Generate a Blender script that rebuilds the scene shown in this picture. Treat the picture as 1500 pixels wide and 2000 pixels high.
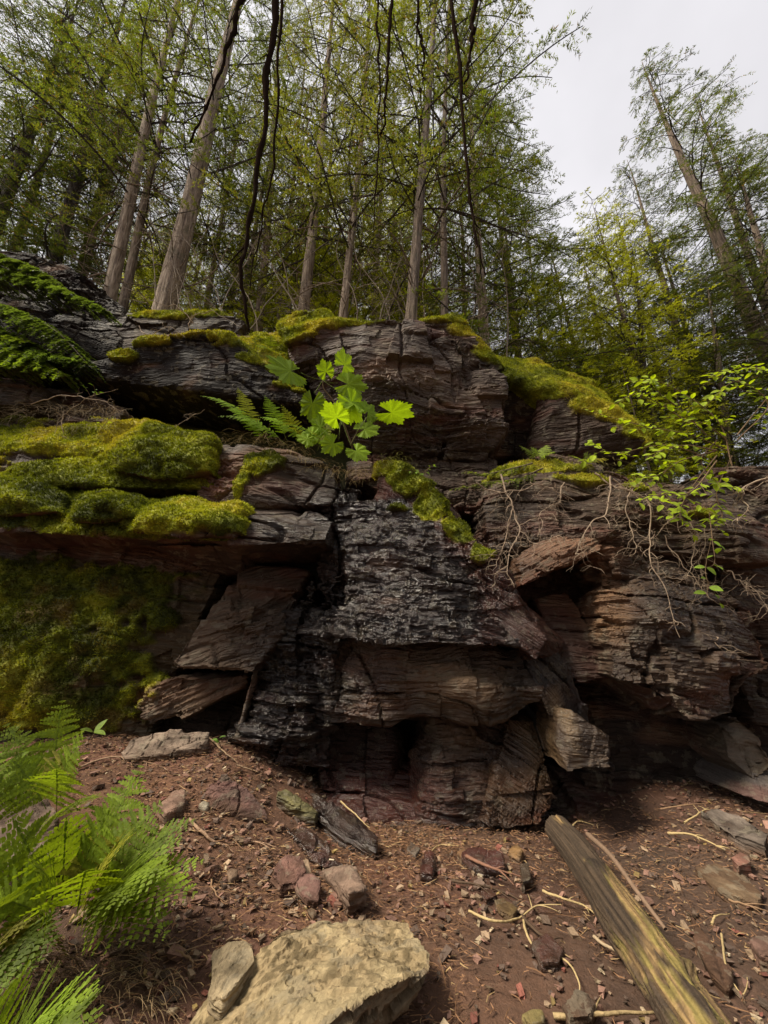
import bpy, bmesh, math, random
import numpy as np
from mathutils import Vector, Matrix, Quaternion
R = math.radians
for o in list(bpy.data.objects): bpy.data.objects.remove(o)
scene = bpy.context.scene
COL = scene.collection

# ------------------------------------------------------------------ camera
PITCH = 19.0
CAMZ = 1.15
cam = bpy.data.cameras.new('camera'); camo = bpy.data.objects.new('camera', cam)
COL.objects.link(camo); scene.camera = camo
cam.sensor_fit = 'HORIZONTAL'; cam.sensor_width = 36; cam.lens = 18.0
cam.clip_start = 0.05; cam.clip_end = 3000
camo.location = (0, 0, CAMZ); camo.rotation_euler = (R(90 + PITCH), 0, 0)

# ------------------------------------------------------------------ sky, sun, exposure
SUN_EL, SUN_AZ = 54.0, 250.0      # azimuth clockwise from +Y
w = bpy.data.worlds.new('World'); scene.world = w; w.use_nodes = True
nt = w.node_tree; nt.nodes.clear()
out = nt.nodes.new('ShaderNodeOutputWorld'); bg = nt.nodes.new('ShaderNodeBackground')
sky = nt.nodes.new('ShaderNodeTexSky'); sky.sky_type = 'NISHITA'; sky.sun_disc = False
sky.sun_elevation = R(SUN_EL); sky.sun_rotation = R(SUN_AZ)
sky.air_density = 1.6; sky.dust_density = 4.0
hs = nt.nodes.new('ShaderNodeHueSaturation'); hs.inputs['Saturation'].default_value = 0.16
mx = nt.nodes.new('ShaderNodeMix'); mx.data_type = 'RGBA'; mx.inputs[0].default_value = 0.62
mx.inputs[7].default_value = (9.2, 8.95, 9.35, 1)      # the even white of the cloud layer
nt.links.new(sky.outputs[0], hs.inputs['Color']); nt.links.new(hs.outputs[0], mx.inputs[6])
tc = nt.nodes.new('ShaderNodeTexCoord'); cn = nt.nodes.new('ShaderNodeTexNoise'); cn.inputs['Scale'].default_value = 2.2; cn.inputs['Detail'].default_value = 5
nt.links.new(tc.outputs['Generated'], cn.inputs['Vector']); cr_ = nt.nodes.new('ShaderNodeMapRange'); cr_.inputs[1].default_value = .3; cr_.inputs[2].default_value = .7; cr_.inputs[3].default_value = .80; cr_.inputs[4].default_value = 1.08
nt.links.new(cn.outputs[0], cr_.inputs[0]); cm = nt.nodes.new('ShaderNodeMix'); cm.data_type = 'RGBA'; cm.blend_type = 'MULTIPLY'; cm.inputs[0].default_value = 1
nt.links.new(mx.outputs[2], cm.inputs[6]); nt.links.new(cr_.outputs[0], cm.inputs[7]); nt.links.new(cm.outputs[2], bg.inputs[0]); bg.inputs[1].default_value = 0.056
nt.links.new(bg.outputs[0], out.inputs[0])
sl = bpy.data.lights.new('sun', 'SUN'); sl.energy = 2.7; sl.angle = R(18); sl.color = (1.0, 0.90, 0.73)
so = bpy.data.objects.new('sun', sl); COL.objects.link(so)
az = R(SUN_AZ); el = R(SUN_EL)
sdir = Vector((math.sin(az)*math.cos(el), math.cos(az)*math.cos(el), math.sin(el)))
so.rotation_euler = sdir.to_track_quat('Z', 'Y').to_euler()
scene.view_settings.view_transform = 'Standard'; scene.view_settings.look = 'None'
scene.view_settings.gamma = 1; scene.view_settings.exposure = 1.22
scene.render.engine = 'CYCLES'
scene.cycles.max_bounces = 6; scene.cycles.diffuse_bounces = 3; scene.cycles.transmission_bounces = 3

# ------------------------------------------------------------------ helpers
CP, SP = math.cos(R(PITCH)), math.sin(R(PITCH))
def P(px, py, Y):
    """point of the place seen at (px, py) of the 1500x2000 photograph, Y metres ahead of the camera"""
    u = (1000 - py) / 750.0; f = CP - u * SP; t = Y / f
    return Vector(((px - 750) / 750.0 * t, Y, CAMZ + t * (SP + u * CP)))
def PN(px, py, Y): return np.array(P(px, py, Y))

def tag(o, label=None, cat=None, group=None, kind=None):
    if label: o['label'] = label
    if cat: o['category'] = cat
    if group: o['group'] = group
    if kind: o['kind'] = kind
    return o
def empty(name, loc, label, cat, group=None):
    o = bpy.data.objects.new(name, None); COL.objects.link(o); o.location = loc
    o.empty_display_size = 0.1
    return tag(o, label, cat, group)

def M32(a): return (a & 0xffffffff)
def hsh(ix, iy, iz, seed=0):
    h = (ix.astype(np.int64)*374761393 + iy.astype(np.int64)*668265263 + iz.astype(np.int64)*2147483647 + seed*1274126177) & 0xffffffff
    h = ((h ^ (h >> 13)) * 1274126177) & 0xffffffff
    h = ((h ^ (h >> 16)) * 2246822519) & 0xffffffff
    h = h ^ (h >> 15)
    return (h & 0xffffff).astype(np.float64) / 16777215.0
def noise3(x, y, z, seed=0):
    xi = np.floor(x); yi = np.floor(y); zi = np.floor(z)
    fx = x-xi; fy = y-yi; fz = z-zi
    fx = fx*fx*(3-2*fx); fy = fy*fy*(3-2*fy); fz = fz*fz*(3-2*fz)
    r = 0
    for dx in (0, 1):
        wx = fx if dx else 1-fx
        for dy in (0, 1):
            wy = fy if dy else 1-fy
            for dz in (0, 1):
                wz = fz if dz else 1-fz
                r = r + wx*wy*wz*hsh(xi+dx, yi+dy, zi+dz, seed)
    return r*2-1
def fbm(x, y, z, oct=3, seed=0):
    a = 0.55; r = 0; s = 1.0
    for i in range(oct):
        r = r + a*noise3(x*s+13.7*i, y*s+5.1*i, z*s-7.3*i, seed+i); a *= 0.5; s *= 2.03
    return r
def sstep(a, b, x):
    t = np.clip((x-a)/(b-a), 0, 1); return t*t*(3-2*t)

def mesh_np(name, V, F, mats, parent=None, smooth=False, loc=None, mi=None, attrs=None, link=True):
    """V (n,3), F (m,k) -> one mesh object, origin at loc"""
    V = np.asarray(V, dtype=np.float32); F = np.asarray(F, dtype=np.int32)
    if loc is not None: V = V - np.array(loc, dtype=np.float32)
    me = bpy.data.meshes.new(name); n, m, k = len(V), len(F), F.shape[1]
    me.vertices.add(n); me.vertices.foreach_set('co', V.ravel())
    me.loops.add(m*k); me.loops.foreach_set('vertex_index', F.ravel())
    me.polygons.add(m); me.polygons.foreach_set('loop_start', np.arange(0, m*k, k, dtype=np.int32))
    me.polygons.foreach_set('loop_total', np.full(m, k, dtype=np.int32))
    if not isinstance(mats, (list, tuple)): mats = [mats]
    for x in mats: me.materials.append(x)
    if mi is not None: me.polygons.foreach_set('material_index', np.asarray(mi, dtype=np.int32))
    me.polygons.foreach_set('use_smooth', np.full(m, smooth, dtype=bool))
    me.update(calc_edges=True)
    for kx, (typ, data) in (attrs or {}).items():
        at = me.attributes.new(kx, typ, 'POINT')
        if typ == 'FLOAT': at.data.foreach_set('value', np.asarray(data, dtype=np.float32))
        else:
            d = np.ones((n, 4), dtype=np.float32); d[:, :3] = data
            at.data.foreach_set('color', d.ravel())
    o = bpy.data.objects.new(name, me)
    if link: COL.objects.link(o)
    if parent is not None: o.parent = parent
    elif loc is not None: o.location = loc
    return o

class Soup:
    """quads / triangles collected into one mesh"""
    def __init__(s): s.V = []; s.F = []; s.C = []; s.n = 0
    def add(s, V, F, c=None):
        V = np.asarray(V, dtype=np.float64); F = np.asarray(F)
        s.V.append(V); s.F.append(F + s.n); s.n += len(V)
        if c is not None: s.C.append(np.broadcast_to(np.asarray(c, dtype=float), (len(V), 3)) if np.ndim(c) < 2 else c)
    def build(s, name, mat, parent=None, smooth=False, loc=None):
        V = np.concatenate(s.V); F = np.concatenate(s.F)
        at = {'albedo': ('FLOAT_COLOR', np.concatenate(s.C))} if s.C else None
        return mesh_np(name, V, F, mat, parent, smooth, loc, attrs=at)

def tube(soup, pts, radii, sides=5, rough=0.0, rng=None, c=None, cap=True):
    pts = np.asarray(pts, dtype=float); n = len(pts)
    if np.ndim(radii) == 0: radii = np.full(n, radii)
    T = np.gradient(pts, axis=0); T /= (np.linalg.norm(T, axis=1, keepdims=True)+1e-9)
    ref = np.array([0.13, 0.21, 0.97]) if abs(T[0, 2]) < 0.8 else np.array([0.95, 0.3, 0.1])
    A = np.cross(T, ref); A /= (np.linalg.norm(A, axis=1, keepdims=True)+1e-9); B = np.cross(T, A)
    th = np.linspace(0, 2*math.pi, sides, endpoint=False)
    rr = np.asarray(radii)[:, None]*np.ones((n, sides))
    if rough and rng is not None: rr = rr*(1+rng.uniform(-rough, rough, rr.shape))
    V = pts[:, None, :] + rr[:, :, None]*(np.cos(th)[None, :, None]*A[:, None, :] + np.sin(th)[None, :, None]*B[:, None, :])
    V = V.reshape(-1, 3)
    i = np.arange(n-1)[:, None]*sides; j = np.arange(sides)[None, :]; j2 = (j+1) % sides
    F = np.stack([i+j, i+j2, i+sides+j2, i+sides+j], axis=-1).reshape(-1, 4)
    if cap and sides == 4: F = np.concatenate([F, [[3, 2, 1, 0]], [[(n-1)*4, (n-1)*4+1, (n-1)*4+2, (n-1)*4+3]]])
    soup.add(V, F, c)

def spline(pts, n):
    """Catmull-Rom through the points"""
    p = np.asarray(pts, dtype=float); p = np.vstack([2*p[0]-p[1], p, 2*p[-1]-p[-2]])
    ts = np.linspace(0, len(p)-3-1e-6, n); i = ts.astype(int); t = (ts-i)[:, None]
    a, b, c, d = p[i], p[i+1], p[i+2], p[i+3]
    return 0.5*((2*b)+(c-a)*t+(2*a-5*b+4*c-d)*t*t+(3*b-a-3*c+d)*t**3)

# ------------------------------------------------------------------ materials
def nmat(name):
    m = bpy.data.materials.new(name); m.use_nodes = True; t = m.node_tree
    b = t.nodes.get('Principled BSDF'); return m, t, b
def N(t, typ, **kw):
    n = t.nodes.new(typ)
    for k, v in kw.items(): setattr(n, k, v)
    return n
def attr(t, name): return N(t, 'ShaderNodeAttribute', attribute_name=name)
def mixrgb(t, fac, a, b, blend='MIX'):
    m = N(t, 'ShaderNodeMix', data_type='RGBA', blend_type=blend)
    for sock, v in ((m.inputs[0], fac), (m.inputs[6], a), (m.inputs[7], b)):
        if hasattr(v, 'is_output') or isinstance(v, bpy.types.NodeSocket): t.links.new(v, sock)
        elif isinstance(v, (int, float)): sock.default_value = v
        else: sock.default_value = (*v, 1)
    return m.outputs[2]
def mth(t, op, a, b=0.0, c=None):
    m = N(t, 'ShaderNodeMath', operation=op)
    for i, v in enumerate((a, b, c)):
        if v is None: continue
        if isinstance(v, bpy.types.NodeSocket): t.links.new(v, m.inputs[i])
        else: m.inputs[i].default_value = v
    return m.outputs[0]
def nz(t, vec, scale, detail=4, rough=0.6):
    n = N(t, 'ShaderNodeTexNoise'); n.inputs['Scale'].default_value = scale
    n.inputs['Detail'].default_value = detail; n.inputs['Roughness'].default_value = rough
    t.links.new(vec, n.inputs['Vector']); return n.outputs[0]
def ramp(t, fac, stops):
    r = N(t, 'ShaderNodeValToRGB'); e = r.color_ramp.elements
    while len(e) < len(stops): e.new(0.5)
    for i, (p, c) in enumerate(stops):
        e[i].position = p; e[i].color = (*c, 1) if len(c) == 3 else c
    t.links.new(fac, r.inputs[0]); return r.outputs[0]
def mapped(t, vec, scale, rot=(0, 0, 0)):
    m = N(t, 'ShaderNodeMapping'); m.inputs['Scale'].default_value = scale; m.inputs['Rotation'].default_value = rot
    t.links.new(vec, m.inputs[0]); return m.outputs[0]

def rock_material():
    m, t, b = nmat('rock')
    g = N(t, 'ShaderNodeNewGeometry').outputs['Position']
    col = attr(t, 'albedo').outputs['Color']; wet = attr(t, 'wetness').outputs['Fac']; moss = attr(t, 'moss').outputs['Fac']
    sx = N(t, 'ShaderNodeSeparateXYZ'); t.links.new(g, sx.inputs[0]); cx = N(t, 'ShaderNodeCombineXYZ')
    t.links.new(sx.outputs[0], cx.inputs[0]); t.links.new(sx.outputs[1], cx.inputs[1]); t.links.new(attr(t, 'bed').outputs['Fac'], cx.inputs[2]); gb = cx.outputs[0]
    strata = nz(t, mapped(t, gb, (2.4, 2.4, 34.0), (R(3), R(-5), 0)), 1.0, 5, 0.62)
    fine = nz(t, g, 52.0, 6, 0.75)
    spot = nz(t, g, 9.0, 4, 0.6)
    k = mth(t, 'ADD', mth(t, 'MULTIPLY', strata, 1.1), mth(t, 'MULTIPLY', fine, 1.3))
    k = mth(t, 'MULTIPLY', k, 0.88)
    c1 = mixrgb(t, 1.0, col, k, 'MULTIPLY')
    lich = mth(t, 'MULTIPLY', mth(t, 'GREATER_THAN', mth(t, 'ADD', spot, mth(t, 'MULTIPLY', fine, 0.25)), 0.70), mth(t, 'SUBTRACT', 0.6, moss))
    lich = mth(t, 'MAXIMUM', lich, 0.0)
    c2 = mixrgb(t, mth(t, 'MULTIPLY', lich, 0.55), c1, (0.24, 0.21, 0.15))
    t.links.new(c2, b.inputs['Base Color'])
    ro = mth(t, 'SUBTRACT', 0.82, mth(t, 'MULTIPLY', wet, 0.72))
    c2 = mixrgb(t, mth(t, 'MULTIPLY', wet, 0.62), c2, (0.012, 0.008, 0.007)); t.links.new(c2, b.inputs['Base Color'])
    ro = mth(t, 'ADD', ro, mth(t, 'MULTIPLY', mth(t, 'SUBTRACT', fine, 0.5), 0.25))
    t.links.new(ro, b.inputs['Roughness'])
    t.links.new(mth(t, 'ADD', 0.22, mth(t, 'MULTIPLY', wet, 0.38)), b.inputs['Specular IOR Level'])
    vo = N(t, 'ShaderNodeTexVoronoi'); vo.inputs['Scale'].default_value = 1.0; vo.distance = 'MANHATTAN'
    wp = N(t, 'ShaderNodeVectorMath', operation='ADD'); t.links.new(gb, wp.inputs[0])
    wn = N(t, 'ShaderNodeVectorMath', operation='SCALE'); wn.inputs['Scale'].default_value = 0.10
    nn = N(t, 'ShaderNodeTexNoise'); nn.inputs['Scale'].default_value = 3.0; t.links.new(g, nn.inputs['Vector'])
    t.links.new(nn.outputs['Color'], wn.inputs[0]); t.links.new(wn.outputs[0], wp.inputs[1])
    t.links.new(mapped(t, wp.outputs[0], (6, 6, 30), (R(4), R(-7), 0)), vo.inputs['Vector'])
    vo2 = N(t, 'ShaderNodeTexVoronoi'); vo2.inputs['Scale'].default_value = 1.0
    t.links.new(mapped(t, wp.outputs[0], (17, 17, 70), (R(4), R(-7), 0)), vo2.inputs['Vector'])
    msk = nz(t, g, 1.7, 3, 0.5); msk = mth(t, 'MAXIMUM', mth(t, 'MULTIPLY', mth(t, 'SUBTRACT', msk, 0.42), 7.0), 0.06); msk = mth(t, 'MINIMUM', mth(t, 'ADD', msk, mth(t, 'MULTIPLY', wet, 0.6)), 1.0)
    h = mth(t, 'ADD', mth(t, 'MULTIPLY', mth(t, 'MULTIPLY', strata, msk), 0.042), mth(t, 'MULTIPLY', fine, 0.013))
    h = mth(t, 'ADD', h, mth(t, 'MULTIPLY', mth(t, 'SUBTRACT', 1.0, moss), mth(t, 'ADD', mth(t, 'MULTIPLY', vo.outputs['Distance'], -0.020), mth(t, 'MULTIPLY', vo2.outputs['Distance'], -0.008))))
    bp = N(t, 'ShaderNodeBump'); bp.inputs['Strength'].default_value = 0.9; bp.inputs['Distance'].default_value = 1.0
    t.links.new(h, bp.inputs['Height']); t.links.new(bp.outputs[0], b.inputs['Normal'])
    return m
def soil_material():
    m, t, b = nmat('soil')
    g = N(t, 'ShaderNodeNewGeometry').outputs['Position']
    col = attr(t, 'albedo').outputs['Color']; wet = attr(t, 'wetness').outputs['Fac']
    a = nz(t, g, 30.0, 6, 0.75); c = nz(t, g, 110.0, 3, 0.7)
    k = mth(t, 'ADD', mth(t, 'MULTIPLY', a, 1.3), mth(t, 'MULTIPLY', c, 0.9))
    c1 = mixrgb(t, 1.0, col, k, 'MULTIPLY')
    t.links.new(c1, b.inputs['Base Color'])
    ro = mth(t, 'SUBTRACT', 0.92, mth(t, 'MULTIPLY', wet, mth(t, 'MULTIPLY', a, 1.1))); t.links.new(ro, b.inputs['Roughness'])
    bp = N(t, 'ShaderNodeBump'); bp.inputs['Distance'].default_value = 1.0; bp.inputs['Strength'].default_value = 0.8
    t.links.new(mth(t, 'ADD', mth(t, 'MULTIPLY', a, 0.02), mth(t, 'MULTIPLY', c, 0.006)), bp.inputs['Height'])
    t.links.new(bp.outputs[0], b.inputs['Normal'])
    return m
def attr_material(name, rough=0.8, transl=0.0, bump=None, spec=0.4, tint=(1.5, 1.35, 0.6)):
    """colour from the albedo attribute, some of the light let through for leaves"""
    m, t, b = nmat(name)
    col = attr(t, 'albedo').outputs['Color']
    g = N(t, 'ShaderNodeNewGeometry').outputs['Position']
    v = nz(t, g, bump or 60.0, 3, 0.6)
    c1 = mixrgb(t, 1.0, col, mth(t, 'ADD', mth(t, 'MULTIPLY', v, 0.8), 0.6), 'MULTIPLY')
    t.links.new(c1, b.inputs['Base Color']); b.inputs['Roughness'].default_value = rough
    b.inputs['Specular IOR Level'].default_value = spec
    if bump:
        bp = N(t, 'ShaderNodeBump'); bp.inputs['Distance'].default_value = 0.01; bp.inputs['Strength'].default_value = 0.8
        t.links.new(v, bp.inputs['Height']); t.links.new(bp.outputs[0], b.inputs['Normal'])
    if transl > 0:
        tr = N(t, 'ShaderNodeBsdfTranslucent'); t.links.new(mixrgb(t, 1.0, c1, tint, 'MULTIPLY'), tr.inputs[0])
        ms = N(t, 'ShaderNodeMixShader'); ms.inputs[0].default_value = transl
        t.links.new(b.outputs[0], ms.inputs[1]); t.links.new(tr.outputs[0], ms.inputs[2])
        o = [n for n in t.nodes if n.type == 'OUTPUT_MATERIAL'][0]; t.links.new(ms.outputs[0], o.inputs[0])
    return m
def bark_material(name, ca, cb, sc=(24, 24, 2.4)):
    m, t, b = nmat(name)
    g = N(t, 'ShaderNodeTexCoord').outputs['Object']
    a = nz(t, mapped(t, g, sc), 1.0, 6, 0.65); c = nz(t, g, 3.0, 4, 0.6)
    f = ramp(t, a, [(0.36, (0, 0, 0)), (0.62, (1, 1, 1))])
    c1 = mixrgb(t, f, ca, cb); c1 = mixrgb(t, ramp(t, c, [(0.55, (0, 0, 0)), (0.72, (.6, .6, .6))]), c1, (0.09, 0.10, 0.045))
    t.links.new(c1, b.inputs['Base Color']); b.inputs['Roughness'].default_value = 0.9
    bp = N(t, 'ShaderNodeBump'); bp.inputs['Distance'].default_value = 0.10; bp.inputs['Strength'].default_value = 1.0
    t.links.new(a, bp.inputs['Height']); t.links.new(bp.outputs[0], b.inputs['Normal'])
    return m
ROCK = rock_material(); SOIL = soil_material()
MOSS = attr_material('moss', 0.9, 0.25, None, 0.15, (1.2, 1.25, 0.5))
NEEDLE = attr_material('conifer_needles', 0.6, 0.58, None, 0.35, (2.1, 1.9, 0.6))
LEAF = attr_material('green_leaf', 0.6, 0.42, None, 0.22, (1.9, 1.8, 0.5))
BITS = attr_material('forest_bits', 0.75, 0.0, 60.0, 0.4)
DARKWOOD = attr_material('dark_wood', 1.0, 0.0, 40.0, 0.0)
TWIG = attr_material('dry_wood', 0.8, 0.0, 40.0, 0.3)
BARK_PALE = bark_material('bark_pale', (0.135, 0.092, 0.065), (0.50, 0.39, 0.29))
BARK_MID = bark_material('bark_brown', (0.085, 0.060, 0.043), (0.30, 0.225, 0.165))
BARK_DARK = bark_material('bark_dark', (0.03, 0.022, 0.016), (0.085, 0.064, 0.045))
# ------------------------------------------------------------------ rock blocks
# patches of moss, of wet rock and of tinted stone, lit faces painted lighter: (centre, (rx, ry, rz), strength)
def blob(px, py, Y, rx, rz, s=1.0, ry=None): return (PN(px, py, Y), np.array([rx, ry or max(rx, rz), rz]), s)
MOSSB = [blob(120, 860, 3.7, .75, .16, 1.3), blob(250, 850, 3.65, .55, .16, 1.4), blob(60, 960, 3.55, .42, .1, 1.2), blob(330, 880, 3.6, .38, .2, 1.3),
    blob(200, 920, 3.5, .6, .14, 1.2), blob(60, 1010, 3.35, .5, .12, 1.4), blob(180, 1015, 3.3, .45, .12, 1.4), blob(320, 1010, 3.3, .36, .12, 1.4),
    blob(410, 1020, 3.3, .22, .15, 1.3), blob(515, 900, 3.6, .20, .16, 1.2), blob(475, 940, 3.55, .05, .25, 1.2),
    blob(60, 1160, 3.6, .8, .34, 1.0), blob(220, 1170, 3.6, .7, .32, .95), blob(80, 1290, 3.55, .9, .42, .95), blob(240, 1270, 3.55, .42, .32, .85), blob(100, 1380, 3.45, .9, .25, .85), blob(320, 1210, 3.55, .2, .2, .7), blob(280, 1170, 3.55, .3, .2, .7),
    blob(300, 1330, 3.5, .12, .1, .6), blob(755, 905, 3.7, .22, .16, 1.5), blob(800, 930, 3.52, .22, .18, 1.5), blob(850, 980, 3.42, .18, .18, 1.3), blob(895, 1025, 3.32, .14, .18, 1.2, .3), blob(935, 1085, 3.25, .08, .14, .8, .3), blob(775, 990, 3.42, .14, .04, .9), blob(690, 945, 3.55, .18, .06, .8),
    blob(1050, 900, 3.55, .42, .10, 1.3), blob(1150, 925, 3.45, .30, .08, .9), blob(1260, 940, 3.5, .2, .06, .6), blob(1370, 1000, 3.4, .2, .05, .6),
    blob(700, 1310, 3.2, .15, .2, .3),
    blob(240, 695, 4.15, .22, .07, 1.1), blob(300, 668, 4.1, .25, .06, 1.1), blob(370, 655, 4.1, .25, .06, 1.1), blob(440, 662, 4.1, .22, .07, 1.2), blob(500, 705, 4.15, .25, .08, 1.1), blob(560, 755, 4.15, .2, .06, 1.0), blob(350, 620, 5.0, .9, .12, 1.1), blob(500, 690, 4.4, .5, .2, 1.1), blob(590, 640, 4.3, .5, .2, 1.5), blob(800, 615, 4.3, 1.2, .14, 1.2), blob(680, 635, 4.2, .4, .08, 1.1),
    blob(1100, 730, 4.4, .75, .42, 1.6), blob(1190, 790, 4.3, .5, .4, 1.5), blob(980, 700, 4.5, .4, .25, 1.4), blob(1250, 840, 4.2, .35, .3, 1.4), blob(900, 655, 4.4, .3, .12, .9)]
WETB = [blob(800, 1100, 3.2, .9, .8, 1.2), blob(620, 1300, 3.4, .4, .9, 1.2), blob(560, 1040, 3.4, .4, .15, 1.0), blob(740, 1330, 3.2, .5, .3, .9), blob(1080, 1350, 3.2, .4, .6, .8),
    blob(760, 1550, 3.5, .9, .5, .9), blob(950, 1180, 3.1, .5, .6, .8), blob(1300, 1200, 3.2, .7, .5, .5), blob(1000, 1500, 3.3, .6, .5, .6), blob(900, 1640, 3.2, .8, .25, .7), blob(650, 1000, 3.5, .3, .3, 1.0),
    blob(650, 1640, 2.9, .35, .3, .8), blob(1000, 1750, 2.6, .7, .5, .55)]
TINTB = [blob(435, 930, 3.6, .14, .30, 1.0) + ((.33, .19, .155),), blob(320, 1045, 3.3, .22, .07, .9) + ((.30, .18, .15),),
    blob(430, 1180, 3.45, .28, .25, .7) + ((.20, .155, .115),), blob(380, 1290, 3.35, .3, .12, .6) + ((.22, .18, .14),), blob(330, 1360, 3.4, .3, .12, .7) + ((.23, .17, .12),),
    blob(890, 1330, 3.1, .38, .2, .95) + ((.30, .215, .13),), blob(1180, 1190, 3.2, .14, .38, 1.0) + ((.42, .28, .165),), blob(1200, 1290, 3.2, .16, .14, .8) + ((.30, .22, .15),), blob(1100, 1080, 3.4, .35, .10, .9) + ((.28, .17, .11),),  # bulge and buttress edge: light painted in as lighter tan
    blob(1290, 1320, 3.1, .3, .06, .7) + ((.25, .2, .15),), blob(960, 1200, 3.05, .14, .45, .8) + ((.15, .055, .04),), blob(880, 1060, 3.3, .10, .25, .6) + ((.15, .055, .04),),
    blob(1060, 1180, 3.7, .3, .4, .8) + ((.13, .055, .04),), blob(1130, 1300, 3.5, .3, .3, .8) + ((.12, .045, .035),), blob(720, 1560, 3.6, .9, .35, .9) + ((.20, .055, .035),),
    blob(900, 1440, 3.4, .2, .14, .8) + ((.25, .17, .10),), blob(1050, 1450, 3.3, .12, .3, .8) + ((.40, .29, .16),), blob(1100, 1420, 3.1, .06, .25, 1.0) + ((.50, .40, .26),), blob(640, 1600, 3.3, .35, .25, .7) + ((.16, .06, .045),),  # pale tints paint the light on the lower rocks and block edge
    blob(800, 740, 4.2, .5, .16, .6) + ((.38, .31, .25),), blob(930, 770, 4.2, .3, .16, .6) + ((.34, .27, .22),), blob(1430, 1430, 3.2, .2, .2, .6) + ((.22, .19, .15),), blob(870, 920, 3.9, .5, .08, .5) + ((.2, .14, .11),)]

def field(V, blobs):
    r = np.zeros(len(V))
    for bl in blobs:
        d = (V-bl[0])/bl[1]; r = np.maximum(r, bl[2]*np.exp(-np.sum(d*d, axis=1)*0.9))
    return r
def mossiness(V, Nn, extra=0.0):
    f = field(V, MOSSB)
    n = fbm(V[:, 0]*3.2, V[:, 1]*3.2, V[:, 2]*4.5, 3, 31)
    n2 = noise3(V[:, 0]*14, V[:, 1]*14, V[:, 2]*18, 33)
    up = Nn[:, 2]
    m = sstep(0.40, 0.58, f + 0.34*n + 0.12*n2 + 0.20*up + extra)
    return m * sstep(-0.99, -0.75, up)

BASE = np.array([.085, .064, .052])
def rock_colour(V, Nn, base, seed=0):
    n = fbm(V[:, 0]*1.3, V[:, 1]*1.3, V[:, 2]*2.2, 3, 51); n2 = fbm(V[:, 0]*1.6+9, V[:, 1]*1.6, V[:, 2]*5, 3, 57)
    c = np.ones((len(V), 1))*np.array(base)
    c = c*(1+0.35*n[:, None])
    red = sstep(0.05, 0.35, n2)[:, None]*0.65
    c = c*(1-red)+red*np.array(base)*np.array([1.45, .80, .72])
    tan = sstep(0.12, 0.4, fbm(V[:, 0]*2.5, V[:, 1]*2.5, V[:, 2]*7+5, 3, 61))[:, None]*0.4
    c = c*(1-tan)+tan*np.array(base)*np.array([2.3, 2.2, 1.9])
    for bl in TINTB:
        d = (V-bl[0])/bl[1]; f = .85*bl[2]*sstep(0.15, 0.85, np.exp(-np.sum(d*d, axis=1)*0.8)+0.42*n2+.3*n)
        c = c*(1-f[:, None])+f[:, None]*np.array(bl[3])
    return c
MOSSC = np.array([[.050, .060, .009], [.15, .17, .014], [.32, .33, .025], [.42, .36, .04]])
def moss_colour(V):
    n = fbm(V[:, 0]*2.1, V[:, 1]*2.1, V[:, 2]*2.1, 3, 71)*1.1+0.45 + 0.25*noise3(V[:, 0]*25, V[:, 1]*25, V[:, 2]*25, 73)
    n = n + 0.17*np.clip(V[:, 2]-2.3, -2, 1.6)
    x = np.clip(n, 0, 0.999)*3; i = x.astype(int); f = (x-i)[:, None]
    c = MOSSC[i]*(1-f)+MOSSC[i+1]*f
    b = (sstep(.0, .45, fbm(V[:, 0]*4, V[:, 1]*4, V[:, 2]*5, 3, 75))*sstep(2.2, 1.7, V[:, 2])*.9)[:, None]      # browner, drier moss on the low wall
    return c*(1-b)+b*np.array([.15, .105, .028])

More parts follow.
